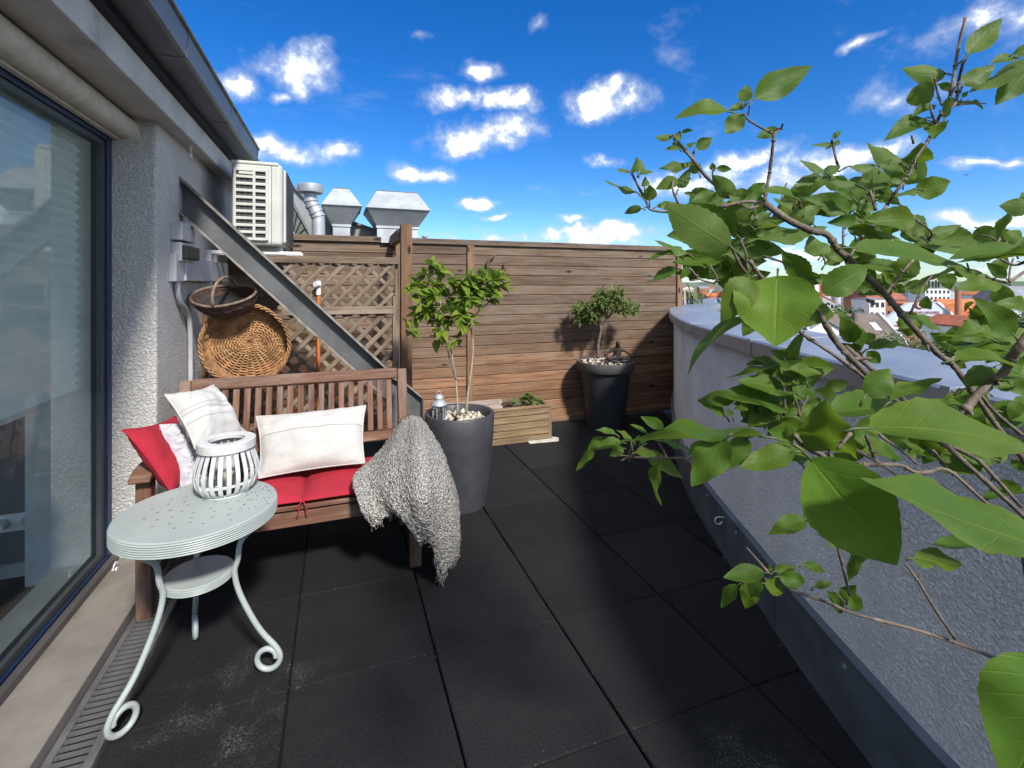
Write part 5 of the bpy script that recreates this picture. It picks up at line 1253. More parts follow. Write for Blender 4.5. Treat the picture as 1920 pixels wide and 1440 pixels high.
# brewery hall with its painted gable
DB = 120
h, X, W, ze, zr = house('pale blue brewery gable with painted lettering and red emblem', 1640, 1812, 0, 612, 612.1, DB, 'blue', 'orange', 30, flat=True)
br_ = h
def BP(px, py, dy=-.1): p = P(px, py, DB); f = V((ST, CT, 0)); return p+f*dy
mb = MB(); mb.prism([BP(1640, 613, 0), BP(1705, 568, 0), BP(1757, 568, 0), BP(1812, 613, 0)], V((ST, CT, 0))*1.2); part('gable', mb, WMt['blue'], br_)
mb = MB(); mb.prism([BP(1755, 567, -.3), BP(1760, 566, -.3), BP(1816, 613, -.3), BP(1810, 613, -.3)], V((ST, CT, 0))*1.6); part('verge', mb, WMt['white'], br_)
mb = MB(); mb.prism([BP(1757, 572, 1.3), BP(1800, 570, 1.3), BP(1860, 613, 1.3), BP(1812, 613, 1.3)], V((ST, CT, 0))*14); part('roof', mb, RM['orange'], br_)
for px, py in ((1714, 574), (1743, 575), (1713, 595), (1742, 596), (1759, 597), (1700, 606), (1743, 560+16)):
    mb = MB(); a = BP(px-3.2, py-3.2, -.15); b = BP(px+3.2, py+3.2, -.15); mb.prism([a, BP(px+3.2, py-3.2, -.15), b, BP(px-3.2, py+3.2, -.15)], V((ST, CT, 0))*.1); part('window', mb, wg, br_)
redm = m_plain('sign_red', (.22, .02, .035), .7)
def disc(px, py, r0, r1, a0=0, a1=6.2832, n=28, mat=redm, dy=-.22):
    c = BP(px, py, dy); s = DB/FPX; vs = []
    for k in range(n+1):
        a = a0+(a1-a0)*k/n
        for r in (r0, r1): vs.append(c+V((CT, -ST, 0))*r*s*math.cos(a)+VU*r*s*math.sin(a))
    mb = MB(); mb.add(vs, [(2*k, 2*k+1, 2*k+3, 2*k+2) for k in range(n)]); return part('emblem', mb, mat, br_)
disc(1724, 571, 5.5, 8.5); disc(1724, 571, 0, 5.4, mat=WMt['white']); disc(1724, 571, 0, 3.4, .2, 4.4, dy=-.26); disc(1690, 615, 3, 7, -1.4, 2.2); disc(1734, 601, 3.2, 4.2, 0, 3.3); disc(1783, 606, 5, 8, .3, 3.0)
fcu = bpy.data.curves.new('lettering', 'FONT'); fcu.body = 'STERNBURG BRAUEREI'; fcu.align_x = 'CENTER'; fcu.size = 1.0; fcu.extrude = .03
fo = bpy.data.objects.new('lettering_curve', fcu); COL.objects.link(fo)
dg = bpy.context.evaluated_depsgraph_get(); fme = bpy.data.meshes.new_from_object(fo.evaluated_get(dg)); bpy.data.objects.remove(fo)
wtx = max(v.co.x for v in fme.vertices)*2; sc_ = (62/FPX*DB)/wtx
fme.materials.clear(); fme.name = 'lettering'
cT = BP(1729, 588, -.2); put('lettering', fme, redm, br_, Matrix.Translation(cT) @ Matrix((V((CT, -ST, 0)), VU, V((-ST, -CT, 0)))).transposed().to_4x4() @ Matrix.Diagonal((sc_, sc_*1.1, sc_, 1)))
# grain silos
for k, (a, b) in enumerate(((1560, 1575), (1574, 1589), (1588, 1607), (1606, 1636))):
    d = 210; p = P((a+b)/2, 560, d); r_ = (b-a)/2/FPX*d; s_ = thing('grain_silo', 'ribbed grey concrete grain silo behind the dark roofed house', 'silo', (p.x, p.y, GZ), 'row of grain silos')
    zt_ = P(1600, 545 if k else 548, d).z; mb = MB(); n_ = 28
    mb.lathe([(r_, GZ-p.z*0), (r_, zt_)], n_, (p.x, p.y, 0), False, True); part('shell', mb, m_plain('silo_concrete', (.40, .42, .45), .8, 0, .15, .3) if k == 0 else bpy.data.materials['silo_concrete'], s_, auto=40)
    for j in range(5): mb = MB(); zz_ = zt_-1-j*4.2; mb.lathe([(r_*1.012, zz_), (r_*1.012, zz_+.3)], n_, (p.x, p.y, 0)); part('hoop', mb, WMt['grey'], s_)
mb = MB(); p = P(1590, 540, 212); mb.box((p.x, p.y+3, p.z-1.5), (6, 5, 5)); tag(part('silo_headhouse', mb, WMt['cream']), 'small cream lift house on top of the silos', 'building')
house('long red tiled roof building behind the branches beside the silos', 1632, 1702, 0, 562, 540, 170, 'brick', 'dred', 14, wins=(7, 2))
house('white apartment slab with dark window bands beside the silos', 1630, 1660, 0, 562, 561, 150, 'white', 'grey', 8, flat=True, wins=(3, 5))
house('white baroque fronted house below the orange roofs', 1800, 1872, 0, 612, 596, 95, 'white', 'red', 9, gable=True, wins=(4, 2))
house('orange tiled roof house behind the brick chimney', 1800, 1880, 0, 606, 562, 140, 'cream', 'orange', 16, wins=(5, 2))
house('white works building with tall bays on the skyline', 1735, 1782, 0, 541, 540.5, 230, 'white', 'grey', 10, flat=True, wins=(6, 3))
house('glass fronted grey block left of the works', 1704, 1738, 0, 545, 544.5, 240, 'grey', 'grey', 10, flat=True, wins=(5, 2))
house('slate roofed house at the right edge of the view', 1880, 1950, 0, 560, 538, 180, 'cream', 'grey', 12, wins=(4, 2))
house('low brick outbuilding below the painted gable', 1690, 1735, 0, 632, 631, 75, 'brick', 'dred', 6, flat=True)
ch = P(1796, 600, 118); mb = MB(); zt_ = P(1796, 541, 118).z; mb.lathe([(.75, GZ), (.6, zt_), (.7, zt_+.02), (.7, zt_+.5), (.45, zt_+.5)], 14, (ch.x, ch.y, 0)); tag(part('factory_chimney', mb, WMt['brick'], auto=40), 'tall slim brown brick chimney in front of the orange roofs', 'chimney')
for i, px in enumerate((1742, 1749, 1755, 1760)):
    p = P(px, 541, 232); mb = MB(); mb.tube([(p.x, p.y, p.z-1), (p.x, p.y, P(px, 525+i % 2*2, 232).z)], .35, 8); tag(part('roof_stack', mb, M_['blackmetal'], auto=40), 'thin dark steel stack on the works roof', 'stack', 'steel stacks on the works roof')
sg_ = thing('billboard', 'white and pink billboard panel on the far roofs', 'billboard', P(1532, 540, 150)); p = P(1532, 540, 150)
f = V((ST, CT, 0)); r = V((CT, -ST, 0))
mb = MB(); mb.prism([p-r*2.2-VU*1.1, p+r*.6-VU*1.1, p+r*.6+VU*1.1, p-r*2.2+VU*1.1], f*.3); part('white_panel', mb, WMt['white'], sg_)
mb = MB(); mb.prism([p+r*.62-VU*1.1, p+r*2-VU*1.1, p+r*2+VU*1.1, p+r*.62+VU*1.1], f*.3); part('pink_panel', mb, m_plain('pink', (.5, .06, .1), .6), sg_)
for s in (-1.5, 1.5): mb = MB(); q = p+r*s+f*.15; mb.tube([(q.x, q.y, GZ), (q.x, q.y, q.z-1.1)], .15, 6); part('mast', mb, M_['steel'], sg_)
# the rest of the skyline
rt_ = random.Random(77); TN = ('red tiled', 'brown', 'grey', 'orange tiled')
for k in range(70):
    d = rt_.choice((130, 190, 260, 340, 450, 600, 800)); px = rt_.uniform(1262, 2000)
    if d < 200 and 1540 < px < 1830: continue
    wpx = rt_.uniform(9, 20)*FPX/d*1.0; base = 535+FPX*(CAMH-GZ-rt_.uniform(10.5, 14.5))/d
    rf = rt_.choice(('red', 'dred', 'grey', 'orange', 'brown', 'red')); wl = rt_.choice(('cream', 'white', 'grey', 'cream', 'brick'))
    gb = rt_.random() < .35
    house('distant %s walled town house, %s, with %s roof' % (wl, ('gable end on' if gb else 'ridge across')+(' and windows' if d < 300 else ''), {'red': 'red tiled', 'dred': 'dark red', 'grey': 'grey', 'orange': 'orange tiled', 'brown': 'brown'}[rf]), px, px+wpx, 0, base, base-FPX*rt_.uniform(2, 4)/d, d, wl, rf, 10, gable=gb, wins=(4, 2) if d < 300 else (0, 0), group='%s %s %s%s skyline houses' % (wl, rf, 'gabled' if gb else 'broad', ' windowed' if d < 300 else ''))
# trees between the houses
def ftree(label, px, pyt, d, rx, n=420, group=None, cs=.5):
    p = P(px, pyt, d); t = thing('tree', label, 'tree', (p.x, p.y, GZ), group); q = random.Random(int(px*7+d))
    H = p.z-GZ; mb = MB(); mb.tube([(p.x, p.y, GZ), (p.x+.1, p.y, GZ+H*.5), (p.x, p.y, p.z-rx*.5)], [.3, .22, .08], 7)
    for k in range(6):
        a = k*1.05; mb.tube([(p.x, p.y, p.z-rx*1.7), (p.x+math.cos(a)*rx*.7, p.y+math.sin(a)*rx*.7, p.z-rx*.7)], [.1, .03], 5)
    part('trunk', mb, M_['bark'], t, smooth=True)
    mb = MB(); cl_ = [(q.gauss(0, .42), q.gauss(0, .42), q.uniform(-.75, .6)) for _ in range(16)]
    for k in range(n):
        c = q.choice(cl_); v = V((c[0]+q.gauss(0, .2), c[1]+q.gauss(0, .2), c[2]*.8+q.gauss(0, .17)))*rx; v = V((p.x, p.y, p.z-rx*.85))+v
        a = V((q.gauss(0, 1), q.gauss(0, 1), q.gauss(0, 1))).normalized(); b = a.orthogonal().normalized(); s = cs*q.uniform(.5, 1.1)
        mb.add([v-a*s, v+b*s*.45, v+a*s, v-b*s*.45], [(0, 1, 2, 3)])
    part('crown', mb, M_['treeleaf'], t)
for i, (px, py, d, rx) in enumerate(((1705, 622, 34, 1.8), (1745, 615, 36, 2.2), (1780, 612, 33, 1.9), (1815, 615, 38, 2.2), (1850, 622, 30, 1.8), (1890, 616, 34, 2.0))):
    ftree('leafy garden tree just beyond the parapet in front of the brewery', px, py-6, d, rx*1.5, 2200, 'garden trees below the brewery', .16)
ftree('dark conifer like tree in front of the yellow house wall', 1625, 636, 50, 1.6, 700, None, .16)
rt2 = random.Random(5)
for k in range(26):
    d = rt2.choice((120, 200, 320, 500, 700)); px = rt2.uniform(1265, 1960); ftree('far round topped tree among the town roofs', px, 535+FPX*(CAMH-GZ-rt2.uniform(11, 15))/d, d, rt2.uniform(2.5, 4.5), 260, 'far trees among the roofs', .9)
hl = MB(); n_ = 90; vs = []
for k in range(n_+1):
    a = TH-.3+1.5*k/n_; rr_ = 4200; x, y = rr_*math.sin(a), rr_*math.cos(a); hgt = 26+22*noise.noise(V((k*.21, 3, 0)))+8*noise.noise(V((k*.9, 1, 0)))
    vs += [(x, y, GZ-2), (x*1.02, y*1.02, hgt)]
hl.add(vs, [(2*k, 2*k+2, 2*k+3, 2*k+1) for k in range(n_)]); struct('hills', hl, m_plain('far_hill', (.10, .13, .09), .95, 0, .3, .01))
# a bird far off
bd = MB(); c = P(1812, 328, 40); r = V((CT, -ST, 0)); f = V((ST, CT, 0))
bd.add([c+f*-.2, c+r*.22+VU*.03, c+f*.12, c-r*.22+VU*.02, c-r*.05-VU*.03, c+r*.05-VU*.03, c+VU*.035], [(0, 1, 6), (1, 2, 6), (2, 3, 6), (3, 0, 6), (0, 5, 1), (1, 5, 2), (2, 5, 4), (2, 4, 3), (3, 4, 0), (0, 4, 5)])
tag(part('bird', bd, M_['blackmetal']), 'tiny dark bird flying over the town', 'bird')
# ================================================================== the shrub in the foreground
# leaves as base, tip (picture columns and rows), width, distance; stems as distance, radius, run
LV = [(1414, 184, 1519, 125, 48, 0.8), (1393, 192, 1402, 158, 24, 0.8), (1365, 209, 1265, 214, 23, 0.8), (1391, 214, 1360, 252, 33, 0.8), (1395, 194, 1366, 207, 13, 0.8), (1459, 240, 1417, 259, 19, 0.8), (1261, 255, 1227, 258, 11, 0.8), (1268, 262, 1275, 245, 15, 0.8), (1279, 249, 1300, 243, 8, 0.8), (1273, 273, 1259, 268, 11, 0.8), (1273, 278, 1247, 280, 9, 0.8), (1305, 278, 1335, 259, 22, 0.8), (1286, 274, 1305, 267, 8, 0.8), (1297, 305, 1237, 315, 13, 0.8), (1310, 323, 1292, 303, 20, 0.8), (1336, 319, 1336, 305, 11, 0.8), (1343, 315, 1372, 317, 13, 0.8), (1378, 371, 1335, 328, 31, 0.8), (1400, 371, 1435, 343, 28, 0.8), (1272, 352, 1295, 315, 20, 0.8), (1271, 336, 1230, 354, 24, 0.8), (1218, 377, 1219, 347, 24, 0.8), (1194, 360, 1131, 337, 16, 0.8), (1197, 321, 1194, 296, 24, 0.8), (1180, 321, 1155, 317, 9, 0.8), (1200, 325, 1225, 322, 8, 0.8), (1209, 349, 1210, 332, 15, 0.8), (1203, 390, 1169, 400, 16, 0.8), (1343, 362, 1295, 378, 24, 0.8), (1299, 364, 1282, 362, 7, 0.8), (1231, 387, 1273, 381, 13, 0.8), (1286, 336, 1297, 335, 5, 0.8), (1815, 101, 1877, 36, 28, 0.82), (1775, 137, 1689, 130, 30, 0.82), (1805, 158, 1865, 121, 33, 0.82), (1859, 118, 1916, 107, 15, 0.82), (1935, 105, 1818, 173, 33, 0.82), (1938, 122, 1868, 195, 37, 0.82), (1898, 105, 1938, 85, 20, 0.82), (1745, 192, 1711, 160, 42, 0.82), (1747, 197, 1709, 219, 13, 0.82), (1732, 222, 1659, 261, 25, 0.82), (1758, 230, 1752, 260, 33, 0.82), (1787, 166, 1758, 158, 15, 0.82), (1752, 140, 1744, 147, 8, 0.82), (1692, 306, 1620, 268, 31, 0.82), (1719, 306, 1728, 268, 39, 0.82), (1561, 260, 1577, 245, 10, 0.82), (1555, 267, 1519, 272, 8, 0.82), (1566, 273, 1573, 261, 9, 0.82), (1559, 271, 1547, 280, 7, 0.82), (1771, 221, 1776, 197, 13, 0.82), (1791, 198, 1850, 194, 5, 0.82), (1804, 182, 1815, 171, 8, 0.82), (1780, 182, 1771, 219, 13, 0.82), (1371, 463, 1243, 382, 75, 0.62), (1380, 439, 1290, 381, 49, 0.72), (1305, 435, 1251, 442, 32, 0.72), (1356, 456, 1288, 456, 24, 0.72), (1361, 482, 1262, 493, 24, 0.72), (1290, 474, 1228, 449, 17, 0.72), (1271, 480, 1213, 486, 13, 0.72), (1268, 504, 1222, 527, 17, 0.72), (1292, 501, 1275, 523, 15, 0.72), (1361, 484, 1363, 499, 8, 0.72), (1389, 465, 1449, 461, 32, 0.72), (1399, 512, 1371, 469, 41, 0.72), (1418, 428, 1479, 412, 22, 0.72), (1419, 448, 1549, 424, 28, 0.72), (1526, 420, 1478, 394, 36, 0.72), (1543, 480, 1519, 441, 41, 0.72), (1410, 424, 1384, 411, 21, 0.72), (1517, 523, 1466, 472, 39, 0.72), (1494, 382, 1446, 373, 13, 0.72), (1489, 369, 1425, 356, 15, 0.72), (1511, 398, 1543, 386, 21, 0.72), (1536, 321, 1492, 345, 17, 0.72), (1549, 322, 1501, 301, 11, 0.72), (1551, 336, 1517, 364, 17, 0.72), (1369, 486, 1388, 446, 17, 0.72), (1402, 465, 1431, 480, 22, 0.72), (1316, 495, 1329, 502, 8, 0.72), (1416, 405, 1432, 379, 9, 0.72), (1369, 386, 1388, 371, 21, 0.72), (1388, 416, 1408, 420, 11, 0.72), (1331, 502, 1342, 521, 11, 0.72), (1542, 329, 1580, 308, 18, 0.76), (1609, 346, 1533, 331, 25, 0.76), (1640, 308, 1590, 316, 14, 0.76), (1638, 357, 1636, 309, 47, 0.76), (1651, 316, 1672, 299, 12, 0.76), (1695, 324, 1654, 316, 20, 0.76), (1692, 334, 1654, 340, 14, 0.76), (1717, 353, 1644, 362, 11, 0.76), (1622, 368, 1577, 372, 24, 0.76), (1596, 394, 1509, 370, 33, 0.76), (1627, 375, 1596, 394, 22, 0.76), (1715, 412, 1622, 412, 43, 0.76), (1605, 412, 1552, 418, 24, 0.76), (1732, 445, 1690, 423, 16, 0.76), (1749, 436, 1802, 422, 20, 0.76), (1640, 429, 1689, 448, 9, 0.76), (1837, 440, 1728, 467, 25, 0.76), (1596, 467, 1640, 469, 11, 0.76), (1874, 447, 1900, 392, 14, 0.76), (1887, 453, 1916, 429, 22, 0.76), (1894, 467, 1927, 445, 26, 0.76), (1848, 521, 1769, 499, 18, 0.76), (1791, 506, 1701, 543, 10, 0.76), (1887, 521, 1850, 493, 20, 0.76), (1878, 530, 1793, 541, 30, 0.76), (1631, 541, 1602, 534, 22, 0.76), (1695, 508, 1605, 497, 24, 0.76), (1594, 493, 1640, 493, 12, 0.76), (1675, 532, 1651, 506, 14, 0.76), (1673, 532, 1697, 550, 18, 0.76), (1592, 423, 1636, 425, 13, 0.76), (1601, 372, 1566, 353, 15, 0.76), (1622, 408, 1605, 394, 13, 0.76), (1603, 442, 1592, 416, 13, 0.76), (1644, 372, 1666, 379, 11, 0.76), (1741, 447, 1719, 460, 9, 0.76), (1603, 464, 1798, 497, 32, 0.6), (1539, 548, 1631, 497, 51, 0.6), (1933, 473, 1783, 483, 20, 0.6), (1935, 473, 1795, 493, 18, 0.6), (1935, 390, 1875, 386, 32, 0.6), (1935, 372, 1909, 368, 19, 0.6), (1458, 517, 1453, 648, 129, 0.5), (1408, 522, 1351, 604, 56, 0.5), (1419, 596, 1276, 691, 30, 0.5), (1548, 570, 1511, 613, 42, 0.6), (1478, 688, 1507, 620, 28, 0.74), (1467, 690, 1409, 670, 18, 0.74), (1458, 686, 1361, 710, 18, 0.74), (1474, 670, 1445, 657, 18, 0.74), (1476, 686, 1505, 672, 18, 0.74), (1480, 692, 1540, 701, 22, 0.74), (1474, 701, 1469, 723, 28, 0.74), (1491, 749, 1520, 716, 35, 0.74), (1487, 736, 1383, 713, 19, 0.74), (1480, 771, 1346, 732, 32, 0.74), (1358, 778, 1308, 749, 20, 0.74), (1443, 773, 1376, 738, 19, 0.74), (1406, 758, 1375, 767, 15, 0.74), (1399, 751, 1364, 738, 18, 0.74), (1566, 742, 1528, 732, 25, 0.74), (1417, 596, 1385, 604, 9, 0.74), (1613, 659, 1566, 578, 22, 0.74), (1445, 778, 1417, 751, 20, 0.74), (1461, 773, 1439, 749, 18, 0.74), (1509, 762, 1544, 749, 24, 0.74), (1373, 780, 1360, 767, 11, 0.74), (1511, 716, 1485, 697, 13, 0.74), (1629, 653, 1691, 644, 17, 0.72), (1612, 655, 1599, 644, 12, 0.72), (1712, 595, 1770, 625, 17, 0.72), (1847, 632, 1746, 630, 11, 0.72), (1789, 659, 1877, 634, 17, 0.72), (1849, 601, 1817, 578, 20, 0.72), (1822, 565, 1808, 584, 8, 0.72), (1838, 655, 1909, 649, 12, 0.72), (1875, 636, 1914, 634, 15, 0.72), (1928, 745, 1911, 773, 29, 0.72), (1809, 745, 1764, 749, 12, 0.72), (1808, 760, 1762, 760, 10, 0.72), (1851, 736, 1800, 739, 14, 0.72), (1868, 708, 1832, 736, 11, 0.72), (1894, 722, 1864, 728, 11, 0.72), (1860, 670, 1901, 659, 9, 0.72), (1792, 651, 1766, 640, 8, 0.72), (1901, 627, 1828, 559, 40, 0.52), (1933, 582, 1856, 571, 31, 0.52), (1794, 674, 1933, 687, 21, 0.52), (1813, 726, 1933, 700, 22, 0.52), (1671, 751, 1765, 711, 31, 0.52), (1622, 741, 1671, 691, 48, 0.52), (1430, 818, 1165, 827, 33, 0.47), (1362, 820, 1298, 910, 59, 0.47), (1401, 820, 1353, 883, 38, 0.47), (1489, 846, 1388, 877, 42, 0.47), (1244, 802, 1202, 781, 20, 0.85), (1154, 813, 1118, 806, 11, 0.85), (1185, 824, 1156, 807, 13, 0.85), (1165, 829, 1115, 842, 18, 0.85), (1132, 820, 1099, 848, 18, 0.85), (1115, 842, 1080, 883, 11, 0.85), (1169, 840, 1143, 855, 18, 0.85), (1191, 848, 1233, 853, 14, 0.85), (1242, 827, 1307, 855, 13, 0.85), (1209, 853, 1279, 895, 20, 0.85), (1239, 864, 1235, 951, 21, 0.85), (1213, 811, 1182, 796, 9, 0.85), (1292, 855, 1342, 822, 9, 0.85), (1196, 842, 1226, 820, 13, 0.85), (1182, 842, 1200, 816, 9, 0.85), (1263, 824, 1281, 811, 13, 0.85), (1555, 845, 1550, 751, 88, 0.56), (1560, 775, 1738, 775, 48, 0.56), (1488, 818, 1440, 808, 38, 0.56), (1515, 860, 1438, 835, 32, 0.56), (1672, 785, 1628, 785, 13, 0.7), (1600, 822, 1645, 820, 29, 0.7), (1600, 832, 1696, 862, 26, 0.7), (1735, 840, 1690, 825, 29, 0.7), (1730, 852, 1695, 850, 16, 0.7), (1822, 858, 1772, 842, 20, 0.7), (1512, 975, 1440, 1000, 29, 0.7), (1560, 995, 1590, 1032, 36, 0.7), (1628, 1022, 1598, 1060, 18, 0.7), (1872, 1025, 1752, 1020, 31, 0.7), (1715, 1045, 1802, 1058, 28, 0.7), (1938, 925, 1840, 940, 20, 0.7), (1872, 900, 1920, 925, 23, 0.7), (1865, 770, 1800, 795, 23, 0.7), (1875, 798, 1920, 792, 18, 0.7), (1865, 778, 1938, 782, 20, 0.7), (1785, 760, 1730, 758, 12, 0.7), (1840, 772, 1830, 805, 15, 0.7), (1762, 800, 1795, 782, 15, 0.7), (1850, 830, 1875, 872, 18, 0.7), (1810, 840, 1850, 890, 15, 0.7), (1902, 860, 1920, 885, 20, 0.7), (1865, 860, 1815, 870, 20, 0.7), (1630, 802, 1942, 842, 51, 0.4), (1518, 858, 1678, 1056, 155, 0.4), (1978, 1032, 1615, 902, 82, 0.36), (1433, 1073, 1357, 1083, 27, 0.9), (1383, 1097, 1352, 1140, 21, 0.9), (1410, 1093, 1398, 1140, 31, 0.9), (1423, 1083, 1407, 1120, 27, 0.9), (1433, 1093, 1470, 1110, 27, 0.9), (1453, 1070, 1493, 1063, 17, 0.9), (1460, 1080, 1513, 1090, 27, 0.9), (1583, 1133, 1553, 1110, 35, 0.9), (1590, 1123, 1603, 1100, 31, 0.9), (1587, 1120, 1622, 1143, 27, 0.9), (1625, 1023, 1590, 1090, 21, 0.9), (1710, 1047, 1753, 1060, 21, 0.9), (1447, 1070, 1443, 1057, 10, 0.9), (1507, 1060, 1550, 1073, 13, 0.9), (1527, 1100, 1560, 1093, 13, 0.9), (2003, 1247, 1893, 1480, 187, 0.28)]
